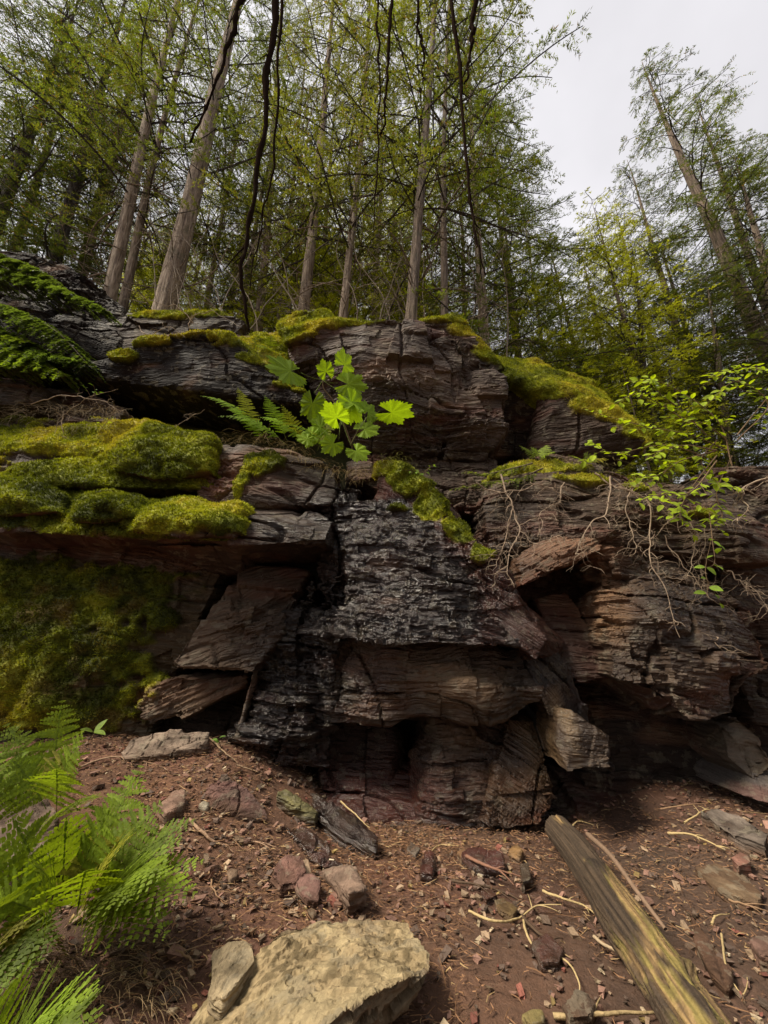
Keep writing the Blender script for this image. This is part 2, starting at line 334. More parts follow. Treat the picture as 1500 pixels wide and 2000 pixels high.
MOSS_SRC = []           # (triangle corners, normals, moss)
def strata_disp(V, Nn, amp, tilt, moss, seed=0, block=1.0, shatter=0.0):
    x, y, z = V.T
    wv = fbm(x*0.9, y*0.9, z*0.9, 2, 5)
    s = z + tilt*x + 0.09*wv + 0.020*noise3(x*4, y*4, z*4, 6)
    d = 0.12*fbm(x*1.5+seed, y*1.5, z*1.9, 3, 11)
    rough = sstep(-.15, .30, fbm(x*1.1+7, y*1.1, z*1.6, 2, 13)); rough = np.clip(rough+shatter, 0, 1.25)              # some faces are smooth, some shattered
    # large tilted facets
    fx = x*1.6+.8*wv; fz = z*2.3+.5*noise3(x*1.3, y, z, 15); ci = np.floor(fx); cj = np.floor(fz+.7*hsh(ci, ci*0, ci*0, 21))
    h1 = hsh(ci, cj, ci*0, 22)-.5; h2 = hsh(ci, cj, ci*0, 23)-.5; h3 = hsh(ci, cj, ci*0, 24)-.5
    d = d + block*(0.07*h1 + .10*h2*(fx-ci-.5) + .12*h3*(fz+.7*hsh(ci, ci*0, ci*0, 21)-cj-.5))
    wx = x + 0.25*y + 0.16*fbm(x*3, y*3, z*3, 2, 12)
    k1 = np.floor(s/0.15+0.5*noise3(x*0.8, y*0.8, z*0, 14)); c1 = np.floor(wx/0.42+hsh(k1, k1*0, k1*0, 3)*9)
    d = d + block*(.35+.65*rough)*0.085*(hsh(k1, c1, c1*0, 1)-0.5)
    s2 = s+.035*noise3(x*2.5, y*2.5, z*1, 26)
    k2 = np.floor(s2/0.052); c2 = np.floor(wx/0.21+hsh(k2, k2*0, k2*0, 4)*9); f2 = s2/0.052-k2
    d = d + (.08+1.15*rough)*(0.045*(hsh(k2, c2, c2*0, 2)-0.5) + .016*(f2-.5))
    k3 = np.floor(s2/0.021+0.3*noise3(x*9, y*9, z*2, 16)); c3 = np.floor(wx/0.10+hsh(k3, k3*0, k3*0, 7)*9)
    d = d + (.1+rough)*(0.022*(hsh(k3, c3, c3*0, 8)-0.5)) + (.35+.65*rough)*0.024*fbm(x*8, y*8, z*20, 3, 17)
    cr = np.abs(noise3(x*1.9+4+wv, y*1.9, z*1.1+seed, 19)); d = d - 0.045*sstep(0.045, 0.0, cr)
    bed = np.abs(noise3(x*.7, y*.7, s*5.5, 20)); d = d - .07*sstep(.07, .0, bed)*sstep(-.1, .2, noise3(x*1.7, y*1.7, z*3, 27))
    pm = 0.12*np.abs(fbm(x*2.6, y*2.6, z*3.8, 2, 23)) + 0.035*fbm(x*13, y*13, z*13, 2, 24) + 0.02
    return amp*(d*(1-0.75*moss)) + moss*pm*(1.1 if amp > .3 else .4)

def hull_remesh(pts, voxel):
    bm = bmesh.new()
    for p in pts: bm.verts.new(p)
    bmesh.ops.convex_hull(bm, input=bm.verts)
    bmesh.ops.delete(bm, geom=[v for v in bm.verts if not v.link_faces], context='VERTS')
    me = bpy.data.meshes.new('t'); bm.to_mesh(me); bm.free()
    o = bpy.data.objects.new('t', me); COL.objects.link(o)
    md = o.modifiers.new('r', 'REMESH'); md.mode = 'VOXEL'; md.voxel_size = voxel
    dg = bpy.context.evaluated_depsgraph_get(); ev = o.evaluated_get(dg); m2 = ev.to_mesh()
    n = len(m2.vertices); V = np.empty(n*3); m2.vertices.foreach_get('co', V)
    Nn = np.empty(n*3); m2.vertices.foreach_get('normal', Nn)
    F = np.empty(len(m2.loops), dtype=np.int32); m2.loops.foreach_get('vertex_index', F)
    ev.to_mesh_clear(); bpy.data.objects.remove(o); bpy.data.meshes.remove(me)
    return V.reshape(-1, 3), Nn.reshape(-1, 3), F.reshape(-1, 4)

def rock(name, label, cat, pts, thick=0.9, voxel=0.014, amp=1.0, tilt=0.10, base=BASE, group=None, moss_extra=0.0, lift=0.0, block=1.0, back=True, rnd=0.0, parent=None, wetx=0.0, tufts=True, shatter=0.0):
    f = [PN(*p) for p in pts]
    if back: f = f + [p+np.array([0, thick, lift]) for p in f]
    V, Nn, F = hull_remesh(f, voxel)
    c = V.mean(axis=0)
    m = mossiness(V, Nn, moss_extra)
    d = strata_disp(V, Nn, amp, tilt, m, block=block, shatter=shatter)
    D = Nn*np.array([1, 1, 0.55])
    V2 = V + D*d[:, None]
    if rnd:
        V2 = V2 + Nn*(rnd*fbm(V[:, 0]*3, V[:, 1]*3, V[:, 2]*3, 2, 90))[:, None]
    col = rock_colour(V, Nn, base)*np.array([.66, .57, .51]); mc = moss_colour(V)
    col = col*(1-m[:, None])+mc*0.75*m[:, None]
    wet = np.clip(field(V, WETB)*1.1+wetx+.14+0.35*fbm(V[:, 0]*3, V[:, 1]*3, V[:, 2]*1.2, 2, 95), 0, 1)*(1-m)
    loc = (float(c[0]), float(c[1]), float(V2[:, 2].min()))
    o = mesh_np(name, V2, F, ROCK, parent, False, loc if parent is None else None, attrs={'albedo': ('FLOAT_COLOR', col), 'wetness': ('FLOAT', wet), 'moss': ('FLOAT', m), 'bed': ('FLOAT', V[:, 2]+tilt*V[:, 0]+.09*fbm(V[:, 0]*.9, V[:, 1]*.9, V[:, 2]*.9, 2, 5))})
    if parent is None: tag(o, label, cat, group)
    if tufts and m.max() > 0.4: MOSS_SRC.append((V2, Nn, F, m))
    return o

# --- lower left
rock('mossy_rock_wall', 'wide low rock wall thinly covered in dark green and brown moss behind the ferns', 'rock wall',
     [(-120, 1040, 3.6), (300, 1050, 3.75), (440, 1100, 3.85), (400, 1190, 3.6), (330, 1290, 3.55), (270, 1390, 3.5), (290, 1440, 3.5), (-150, 1480, 3.3), (-150, 1250, 3.35), (150, 1230, 3.35)], 0.9, amp=.8, base=(.11, .09, .06))
rock('mossy_ledge', 'lower row of the bulging bright green mossy ledge at the left, overhanging the dark gap', 'rock ledge',
     [(-150, 975, 3.5), (120, 960, 3.5), (260, 975, 3.5), (430, 985, 3.5), (475, 1000, 3.4), (465, 1060, 3.15), (280, 1055, 3.15), (100, 1045, 3.2), (-150, 1030, 3.2), (-150, 1000, 3.25)], 0.6, amp=.8, moss_extra=.30, rnd=.10)
rock('mossy_ledge', 'upper row of the mossy ledge at the left, topped by yellow moss and dry roots', 'rock ledge',
     [(-180, 830, 4.0), (100, 825, 3.95), (300, 825, 3.95), (410, 860, 3.85), (415, 960, 3.55), (250, 955, 3.45), (60, 945, 3.45), (-150, 940, 3.5), (160, 865, 3.62), (-150, 880, 3.6), (330, 880, 3.62)], 0.7, amp=.7, moss_extra=.34, rnd=.12)
rock('rock_ledge', 'layered ledge with a bare pink stone face between two moss patches', 'rock ledge',
     [(400, 865, 3.85), (560, 870, 3.85), (660, 915, 3.8), (650, 985, 3.6), (470, 990, 3.48), (385, 985, 3.48), (410, 900, 3.62), (560, 905, 3.6)], 0.7, amp=.9)
rock('slate_ledge', 'thin layered wet slate shelf jutting over the black hollow', 'rock ledge',
     [(450, 1000, 3.5), (620, 1000, 3.6), (650, 1015, 3.5), (640, 1060, 3.25), (450, 1065, 3.1), (470, 1010, 3.3), (600, 1020, 3.3)], 0.8, amp=.85, block=.6, voxel=.014)
rock('dark_rock', 'brown sloping underside stone under the end of the mossy ledge', 'rock block',
     [(290, 1062, 3.35), (470, 1066, 3.3), (470, 1120, 3.7), (420, 1120, 3.75), (310, 1075, 3.5)], 0.5, amp=.4)
rock('leaning_slab', 'brown lit slab leaning under the slate shelf with a pointed lower left end', 'rock block',
     [(475, 1105, 3.75), (600, 1115, 3.75), (570, 1200, 3.6), (505, 1285, 3.35), (495, 1315, 3.3), (340, 1308, 3.2), (330, 1290, 3.25), (430, 1190, 3.45), (440, 1160, 3.55), (480, 1200, 3.4)], 0.6, amp=.75, base=(.13, .10, .075), voxel=.013, tilt=-.30)
rock('leaning_slab', 'lower tapering slab under the brown leaning slab, its foot on the forest floor', 'rock block',
     [(335, 1318, 3.35), (490, 1320, 3.55), (470, 1345, 3.45), (350, 1405, 3.3), (290, 1415, 3.25), (265, 1385, 3.3), (300, 1340, 3.3)], 0.5, amp=.6, base=(.13, .10, .075), voxel=.013, tilt=-.45)
rock('thin_slab', 'thin grey stone blade wedged upright in the crack', 'rock block',
     [(493, 1310, 3.4), (500, 1300, 3.4), (478, 1400, 3.35), (462, 1450, 3.3), (456, 1450, 3.3)], 0.25, amp=.15, base=(.2, .17, .14), voxel=.013)
rock('wet_rock_pillar', 'shiny black wet rock left of the central buttress, down to the forest floor', 'rock pillar',
     [(505, 1290, 3.6), (570, 1200, 3.6), (610, 1130, 3.7), (640, 1200, 3.65), (630, 1500, 3.45), (470, 1480, 3.35), (455, 1440, 3.4), (500, 1400, 3.3), (590, 1400, 3.3)], 0.7, amp=1.2, base=(.045, .036, .033), wetx=.4, shatter=.7)
rock('rock_column', 'narrow dark wet column in the shaded groove beside the central buttress', 'rock pillar',
     [(640, 950, 3.75), (700, 960, 3.7), (690, 1100, 3.45), (660, 1250, 3.3), (640, 1500, 3.4), (600, 1500, 3.45), (600, 1250, 3.45), (635, 1050, 3.6)], 0.6, amp=1.2, base=(.045, .036, .033), wetx=.4, shatter=.7)
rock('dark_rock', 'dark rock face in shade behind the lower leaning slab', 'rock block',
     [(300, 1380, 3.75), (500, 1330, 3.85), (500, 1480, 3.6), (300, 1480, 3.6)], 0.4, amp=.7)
# --- central buttress
rock('central_buttress', 'shining wet slate buttress in the middle of the cliff, overhanging below', 'rock buttress',
     [(700, 985, 3.60), (770, 955, 3.62), (840, 985, 3.55), (990, 1180, 3.25), (1030, 1262, 3.1), (900, 1258, 2.95), (700, 1252, 2.98), (655, 1240, 3.1), (665, 1100, 3.3), (720, 1060, 3.35), (880, 1100, 3.2)], 1.0, amp=.8, block=.55, voxel=.0135, base=(.042, .030, .025), tilt=.16, wetx=.25, shatter=1.0)
rock('mossy_ridge', 'slanting ridge with a mossy crest running down the right edge of the central buttress', 'rock ridge',
     [(735, 898, 3.70), (768, 892, 3.62), (838, 955, 3.45), (940, 1070, 3.26), (1066, 1250, 3.03), (1048, 1292, 3.03), (815, 1015, 3.52), (735, 970, 3.62), (905, 1010, 3.8), (1095, 1260, 3.5)], 0.5, amp=.8, base=(.13, .058, .042), voxel=.013, tilt=.75, rnd=.12, wetx=.1)
rock('dark_ridge', 'dark wet foot of the slanting ridge, below the mossy crest', 'rock ridge',
     [(1030, 1265, 3.25), (1075, 1255, 3.3), (1130, 1350, 3.2), (1195, 1500, 3.2), (1160, 1500, 3.2), (1070, 1400, 3.15), (1030, 1300, 3.2)], 0.5, amp=.8, base=(.045, .032, .028), wetx=.3, tilt=1.2)
rock('bulging_rock', 'smooth brown bulge of rock hanging under the central buttress', 'rock block',
     [(670, 1235, 3.45), (860, 1235, 3.40), (1040, 1270, 3.35), (1062, 1350, 3.22), (1010, 1398, 3.22), (900, 1408, 3.16), (780, 1392, 3.2), (640, 1420, 3.3), (630, 1300, 3.38), (900, 1330, 3.05), (760, 1330, 3.16)], 0.8, amp=.75, block=1.2, rnd=.14, base=(.105, .08, .055), tilt=.05)
rock('cave_rock', 'dark red wet rock at the left inside the hollow under the bulge', 'rock block',
     [(630, 1405, 3.75), (760, 1400, 3.85), (800, 1520, 3.75), (760, 1640, 3.35), (640, 1600, 3.4), (620, 1500, 3.5)], 0.5, amp=1.0, base=(.10, .055, .042), wetx=.2)
rock('moss_cushion', 'round moss cushion at the left edge between the two mossy rows', 'mossy rock', [(-80, 950, 3.35), (60, 940, 3.4), (125, 965, 3.35), (110, 1000, 3.15), (-80, 1010, 3.15), (20, 970, 3.1)], .4, amp=.4, moss_extra=.5, rnd=.08)
rock('moss_cushion', 'domed moss cushion on the middle of the lower mossy row', 'mossy rock', [(150, 975, 3.3), (215, 958, 3.35), (270, 975, 3.3), (265, 1010, 3.1), (160, 1015, 3.1), (210, 985, 3.05)], .4, amp=.4, moss_extra=.5, rnd=.08)
rock('moss_cushion', 'long arched moss cushion at the right end of the lower mossy row', 'mossy rock', [(245, 1010, 3.2), (300, 978, 3.3), (380, 972, 3.35), (465, 990, 3.3), (468, 1045, 3.08), (340, 1050, 3.02), (255, 1040, 3.05), (350, 1000, 3.02)], .4, amp=.45, moss_extra=.42, rnd=.08)
rock('moss_cushion', 'bright hump of moss on the upper mossy row below the fern row', 'mossy rock', [(215, 870, 3.6), (300, 835, 3.7), (405, 860, 3.65), (410, 920, 3.45), (300, 935, 3.38), (220, 920, 3.4), (310, 880, 3.42)], .4, amp=.4, moss_extra=.5, rnd=.1)
rock('lower_rock', 'brown knobbly rock under the bulge with lit stepped top left corner', 'rock block',
     [(845, 1395, 3.55), (950, 1400, 3.5), (1000, 1420, 3.45), (1000, 1620, 3.2), (900, 1640, 3.15), (830, 1620, 3.3), (800, 1560, 3.5), (855, 1440, 3.38)], 0.5, amp=1.4, rnd=.12, base=(.11, .068, .045))
rock('lower_rock', 'streaked tan rock rib at the foot of the cliff beside the small hanging block', 'rock block',
     [(990, 1400, 3.4), (1050, 1400, 3.4), (1100, 1560, 3.15), (1060, 1620, 3.1), (950, 1620, 3.1), (970, 1500, 3.25)], 0.5, amp=1.0, rnd=.08, base=(.14, .09, .055), tilt=.7)
rock('hanging_block', 'small upright block with a pale broken left edge above the foot of the cliff', 'rock block',
     [(1085, 1385, 3.1), (1115, 1385, 3.0), (1185, 1440, 3.0), (1192, 1500, 2.95), (1108, 1510, 2.9), (1086, 1450, 3.0)], 0.45, amp=.5, voxel=.014, block=.5, base=(.12, .09, .065))
rock('cliff_foot', 'low dark red rock floor inside the hollow at the foot of the cliff', 'rock block',
     [(620, 1500, 3.7), (900, 1480, 3.8), (1250, 1520, 3.7), (1250, 1640, 3.25), (900, 1660, 3.15), (720, 1640, 3.2), (600, 1560, 3.4)], 0.6, amp=.9, base=(.075, .045, .036), wetx=.2)
# --- right
rock('dark_recess_rock', 'dark red rock at the back of the arched recess', 'rock block',
     [(960, 1000, 4.0), (1180, 1040, 4.0), (1200, 1340, 3.6), (1100, 1330, 3.5), (1010, 1200, 3.65)], 0.5, amp=.9, base=(.085, .05, .04))
rock('recess_slab', 'smooth brown slab standing inside the arched recess', 'rock block',
     [(1040, 1165, 3.55), (1110, 1150, 3.6), (1160, 1240, 3.4), (1190, 1325, 3.3), (1130, 1335, 3.3), (1080, 1260, 3.4)], 0.4, amp=.5, base=(.10, .065, .05))
rock('arch_stone', 'curved orange brown stone forming the top of the arched recess', 'rock block',
     [(1000, 1130, 3.5), (1010, 1090, 3.45), (1080, 1040, 3.45), (1165, 1045, 3.35), (1175, 1075, 3.15), (1110, 1070, 3.2), (1050, 1130, 3.2), (1020, 1145, 3.25)], 0.5, amp=.5, voxel=.014, base=(.17, .10, .062), tilt=-.5)
rock('right_buttress', 'broad rough right hand buttress with a tan left edge, overhanging a black hollow', 'rock buttress',
     [(1165, 1060, 3.35), (1330, 1075, 3.4), (1470, 1180, 3.3), (1520, 1300, 3.2), (1440, 1400, 3.0), (1350, 1410, 2.95), (1280, 1345, 2.95), (1200, 1320, 3.05), (1170, 1200, 3.2), (1280, 1200, 3.0), (1400, 1280, 2.95)], 1.0, amp=1.15, base=(.10, .072, .052), shatter=.3)
rock('right_ledge', 'root covered ledge with a mossy top above the arched recess', 'rock ledge',
     [(940, 960, 3.8), (990, 900, 3.85), (1120, 895, 3.85), (1330, 950, 3.75), (1500, 1030, 3.6), (1520, 1100, 3.4), (1330, 1085, 3.3), (1160, 1050, 3.3), (960, 1075, 3.6), (1060, 950, 3.5), (1250, 980, 3.4)], 0.7, amp=.9, base=(.10, .075, .058))
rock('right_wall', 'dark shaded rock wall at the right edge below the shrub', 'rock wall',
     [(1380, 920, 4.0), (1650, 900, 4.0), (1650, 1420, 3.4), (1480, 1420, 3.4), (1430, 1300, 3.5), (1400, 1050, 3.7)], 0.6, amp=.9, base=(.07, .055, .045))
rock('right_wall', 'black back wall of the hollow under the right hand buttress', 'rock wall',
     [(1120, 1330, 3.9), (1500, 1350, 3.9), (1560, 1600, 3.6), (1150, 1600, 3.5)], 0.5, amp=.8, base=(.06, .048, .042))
rock('boulder', 'rounded grey boulder leaning at the right edge above the smaller smooth one', 'boulder',
     [(1405, 1420, 3.3), (1440, 1395, 3.3), (1490, 1440, 3.2), (1530, 1500, 3.1), (1480, 1530, 3.05), (1420, 1480, 3.15)], 0.4, amp=.5, rnd=.05, base=(.13, .115, .095), voxel=.014)
rock('boulder', 'smooth blue grey boulder lying at the right edge of the forest floor', 'boulder',
     [(1435, 1530, 3.15), (1470, 1505, 3.1), (1560, 1520, 3.05), (1580, 1580, 2.9), (1500, 1570, 2.95), (1450, 1555, 3.05)], 0.4, amp=.15, rnd=.05, base=(.16, .155, .155), voxel=.014)
# --- upper tier
rock('arched_overhang', 'black arched overhanging slab with a mossy rim, above the mossy ledge', 'rock slab',
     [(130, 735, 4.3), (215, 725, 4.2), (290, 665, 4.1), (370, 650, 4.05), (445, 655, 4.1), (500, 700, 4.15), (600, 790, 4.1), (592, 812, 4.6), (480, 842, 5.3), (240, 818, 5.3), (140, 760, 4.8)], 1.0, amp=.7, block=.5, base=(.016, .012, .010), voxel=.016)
rock('mossy_slope', 'mossy slope with a small fern between the arched overhang and the big block', 'mossy rock',
     [(430, 660, 4.35), (560, 650, 4.7), (570, 700, 4.5), (600, 790, 4.2), (520, 740, 4.15), (470, 680, 4.2)], 0.8, amp=.6, base=(.07, .055, .045), moss_extra=.25)
rock('shaded_ledge', 'dark stepped ledge behind the arched overhang, under the fat pale trunk', 'rock ledge',
     [(160, 640, 5.0), (250, 615, 5.0), (420, 608, 4.95), (480, 630, 4.9), (440, 668, 4.8), (300, 680, 4.8), (160, 710, 4.9), (240, 730, 4.9)], 1.0, amp=.8, base=(.06, .048, .04), voxel=.02)
rock('dark_shelf', 'low dark shelf of rock under the left end of the arched overhang', 'rock ledge',
     [(-100, 745, 4.5), (60, 745, 4.5), (240, 800, 4.35), (240, 830, 4.2), (60, 830, 4.2), (-100, 830, 4.2)], 0.9, amp=.9, base=(.11, .08, .06), voxel=.016)
rock('steep_boulder', 'big dark boulder sloping down from the top left corner of the ledge', 'boulder',
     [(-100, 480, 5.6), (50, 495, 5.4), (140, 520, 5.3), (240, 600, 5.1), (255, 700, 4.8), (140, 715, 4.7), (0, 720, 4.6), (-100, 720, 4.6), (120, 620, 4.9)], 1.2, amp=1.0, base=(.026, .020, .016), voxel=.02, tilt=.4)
rock('big_overhang', 'massive upper block with a moss rim and pale lichen patches, overhanging the middle', 'rock block',
     [(562, 650, 4.35), (640, 632, 4.2), (800, 628, 4.15), (865, 640, 4.15), (905, 690, 4.15), (900, 800, 4.25), (860, 880, 4.5), (800, 893, 4.55), (700, 875, 4.55), (630, 800, 4.5), (567, 700, 4.4), (720, 700, 4.05), (760, 790, 4.15)], 1.2, amp=1.05, base=(.115, .095, .082), voxel=.016)
rock('upper_block', 'narrower upper block right of the massive one, its top stepping down to the mossy slope', 'rock block',
     [(890, 670, 4.3), (930, 695, 4.25), (985, 738, 4.2), (982, 850, 4.3), (940, 900, 4.5), (870, 895, 4.5), (890, 780, 4.2)], 1.0, amp=1.1, base=(.12, .098, .085), voxel=.016)
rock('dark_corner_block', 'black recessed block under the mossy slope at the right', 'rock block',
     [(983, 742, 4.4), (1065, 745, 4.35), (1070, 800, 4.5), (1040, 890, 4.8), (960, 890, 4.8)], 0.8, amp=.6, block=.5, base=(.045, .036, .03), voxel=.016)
rock('right_overhang', 'dark overhanging block below the moss blanket, behind the leafy shrub', 'rock block',
     [(1060, 748, 4.3), (1120, 770, 4.15), (1200, 800, 4.05), (1260, 860, 4.0), (1240, 895, 4.2), (1120, 895, 4.4), (1030, 890, 4.5), (1080, 800, 4.2)], 1.0, amp=.7, block=.5, base=(.075, .055, .042), voxel=.016)
rock('moss_blanket', 'thick yellow green moss blanket sloping down to the right over the dark block', 'mossy rock',
     [(960, 700, 4.75), (1040, 708, 4.9), (1150, 755, 4.7), (1265, 845, 4.35), (1262, 872, 4.1), (1200, 808, 4.1), (1110, 765, 4.2), (1060, 742, 4.3), (985, 735, 4.3)], 0.5, amp=.5, block=.3, moss_extra=.5, base=(.08, .06, .045), voxel=.02)
rock('stepped_rock', 'small dark stepped rocks on top of the massive block by the reddish trunk', 'rock block',
     [(820, 625, 4.35), (890, 620, 4.4), (915, 660, 4.35), (985, 720, 4.35), (955, 730, 4.3), (900, 690, 4.25), (830, 640, 4.25)], 0.7, amp=.9, base=(.06, .05, .04), voxel=.016)
rock('moss_boulder', 'dark knob with a thick moss cap left of the massive upper block', 'boulder',
     [(545, 628, 4.45), (590, 608, 4.5), (640, 612, 4.45), (650, 640, 4.3), (600, 668, 4.2), (560, 670, 4.25)], 0.6, amp=.4, rnd=.06, moss_extra=.25, base=(.05, .045, .035), voxel=.016)
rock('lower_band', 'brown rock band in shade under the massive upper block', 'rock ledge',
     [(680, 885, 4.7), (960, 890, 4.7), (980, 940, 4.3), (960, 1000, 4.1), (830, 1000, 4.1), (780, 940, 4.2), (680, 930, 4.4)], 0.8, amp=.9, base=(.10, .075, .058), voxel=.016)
rock('rock_shelf', 'flat grey chip shelf at the left edge under the dark conifer boughs', 'rock ledge',
     [(-100, 745, 4.15), (70, 745, 4.15), (95, 770, 4.0), (60, 790, 3.95), (-100, 790, 3.95)], 0.6, amp=.6, base=(.09, .075, .06))
rock('outer_rock_wall', 'tall dark rock wall carrying on to the left beyond the edge of the photo', 'rock wall',
     [(-900, 560, 5.4), (-80, 480, 5.6), (-60, 720, 4.6), (-80, 1000, 4.0), (-900, 900, 4.4)], 1.0, amp=1.2, voxel=.035, base=(.06, .05, .04))
rock('outer_mossy_wall', 'low rock wall carrying on to the left beyond the mossy wall', 'rock wall',
     [(-900, 830, 3.9), (-110, 830, 3.9), (-110, 1480, 3.45), (-900, 1380, 3.5)], 1.0, amp=1.2, voxel=.035, base=(.08, .06, .045))
# back wall + hillside: one terrain sheet, steep behind the blocks, sloping up through the forest
def edge_h(x):
    return np.interp(x, [-30, -7.5, -5.2, -3.6, 0.6, 1.5, 2.3, 3.2, 5, 30], [9.5, 7.4, 6.3, 5.55, 5.35, 4.45, 3.9, 3.1, 2.9, 4.0])
def hill_h(x, y):
    e = edge_h(x); lift = np.clip(y-5.2, 0, 60)
    sl = np.interp(x, [-30, 1, 3, 30], [.48, .46, .22, .20])
    return e - 0.25 + sl*np.minimum(lift, 30) + 0.12*sl*np.maximum(lift-30, 0) + 0.25*fbm(x*0.4, y*0.4, y*0, 3, 201)
def build_hill():
    xs = np.concatenate([np.linspace(-160, -9, 26), np.linspace(-8.5, 8.5, 120), np.linspace(9, 160, 26)])
    ys = np.concatenate([np.linspace(5.25, 8, 30), np.linspace(8.4, 34, 50), np.linspace(36, 260, 24)])
    X, Y = np.meshgrid(xs, ys); Z = hill_h(X, Y)
    rows = [np.stack([X, Y, Z], -1)]
    x0 = xs; top = Z[0]
    wall = []
    for k in range(40):
        f = k/39.0; z = -0.3 + (top+0.3)*f
        y = 4.75 + 0.45*f + 0.12*fbm(x0*1.2, z*1.2, z*3, 3, 205)
        wall.append(np.stack([x0, y, z], -1))
    G = np.concatenate([np.stack(wall), rows[0]], 0); r, c, _ = G.shape
    V = G.reshape(-1, 3); i = np.arange(r-1)[:, None]*c; j = np.arange(c-1)[None, :]
    F = np.stack([i+j, i+j+1, i+c+j+1, i+c+j], -1).reshape(-1, 4)
    n = fbm(V[:, 0]*.8, V[:, 1]*.8, V[:, 2]*.8, 3, 207)
    col = np.array([.05, .042, .026])*(1+.5*n[:, None]); g = sstep(0, .3, n)[:, None]*0.6; col = col*(1-g)+g*np.array([.05, .06, .015])
    m = np.zeros(len(V)); 
    tag(mesh_np('hillside', V, F, SOIL, None, True, attrs={'albedo': ('FLOAT_COLOR', col), 'wetness': ('FLOAT', m)}), kind='structure')
build_hill()

# ------------------------------------------------------------------ moss tufts
def build_moss():
    rng = np.random.default_rng(5)
    A = []; Nv = []; M = []; W = []
    for V, Nn, F, m in MOSS_SRC:
        T = np.concatenate([F[:, [0, 1, 2]], F[:, [0, 2, 3]]]); mm = m[T].mean(axis=1)
        ce = V[T].mean(axis=1); nn = Nn[T].mean(axis=1)
        view = np.array([0, 0, CAMZ])-ce; vis = np.sum(view*nn, axis=1)/np.linalg.norm(view, axis=1)
        k = (mm > 0.35) & (vis > -0.35)
        T = T[k]; A.append(V[T]); Nv.append(nn[k])
        ar = np.linalg.norm(np.cross(V[T[:, 1]]-V[T[:, 0]], V[T[:, 2]]-V[T[:, 0]]), axis=1)/2
        W.append(ar*mm[k])
    A = np.concatenate(A); Nv = np.concatenate(Nv); W = np.concatenate(W); W /= W.sum()
    n = 150000
    idx = rng.choice(len(W), n, p=W); r1 = rng.random(n); r2 = rng.random(n); s = np.sqrt(r1)[:, None]; r2 = r2[:, None]
    p = A[idx, 0]*(1-s)+A[idx, 1]*s*(1-r2)+A[idx, 2]*s*r2; nr = Nv[idx]
    col = moss_colour(p)*rng.uniform(.6, 1.5, (n, 1))
    # sparser and browner on the low wall
    k = 3; p = np.repeat(p, k, 0); nr = np.repeat(nr, k, 0); col = np.repeat(col, k, 0); n *= k
    d = nr + rng.normal(0, .55, (n, 3)) + np.array([0, 0, .25]); d /= np.linalg.norm(d, axis=1, keepdims=True)
    sd = np.cross(d, rng.normal(0, 1, (n, 3))); sd /= np.linalg.norm(sd, axis=1, keepdims=True)
    L = rng.uniform(.012, .034, (n, 1)); wd = rng.uniform(.003, .0065, (n, 1))
    b = p-nr*.004
    V = np.stack([b-sd*wd, b+sd*wd, b+d*L], 1).reshape(-1, 3); F = np.arange(3*n).reshape(-1, 3)
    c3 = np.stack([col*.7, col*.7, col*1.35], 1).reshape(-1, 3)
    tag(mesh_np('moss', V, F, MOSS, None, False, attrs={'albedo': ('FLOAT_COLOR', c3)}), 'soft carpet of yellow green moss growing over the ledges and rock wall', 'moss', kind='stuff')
build_moss()
# ------------------------------------------------------------------ forest floor
def ground_h(x, y):
    g = .5*sstep(-.1, -1.2, x)*sstep(1.5, 3.5, y) - .05*sstep(2, 3.2, y) + .16*sstep(1.3, 2.4, x)*sstep(2, 3.2, y)
    return g + .035*fbm(x*1.3, y*1.3, x*0, 3, 301) + .012*fbm(x*6, y*6, x*0, 3, 305)*np.exp(-((x*x+(y-2.5)**2)/60))
def gh1(x, y): return float(ground_h(np.array([x]), np.array([y]))[0])
def G(px, py, h=0.0):
    """where the view ray through (px, py) meets the floor, raised by h"""
    u = (1000-py)/750.0; f = CP-u*SP; s = SP+u*CP; k = (px-750)/750.0
    t = np.linspace(.7, 3.9, 900); gz = ground_h(k*t, t*f)+h; hit = np.nonzero(CAMZ+t*s <= gz)[0]
    q = t[hit[0]] if len(hit) else 3.9
    return np.array([k*q, q*f, CAMZ+q*s])
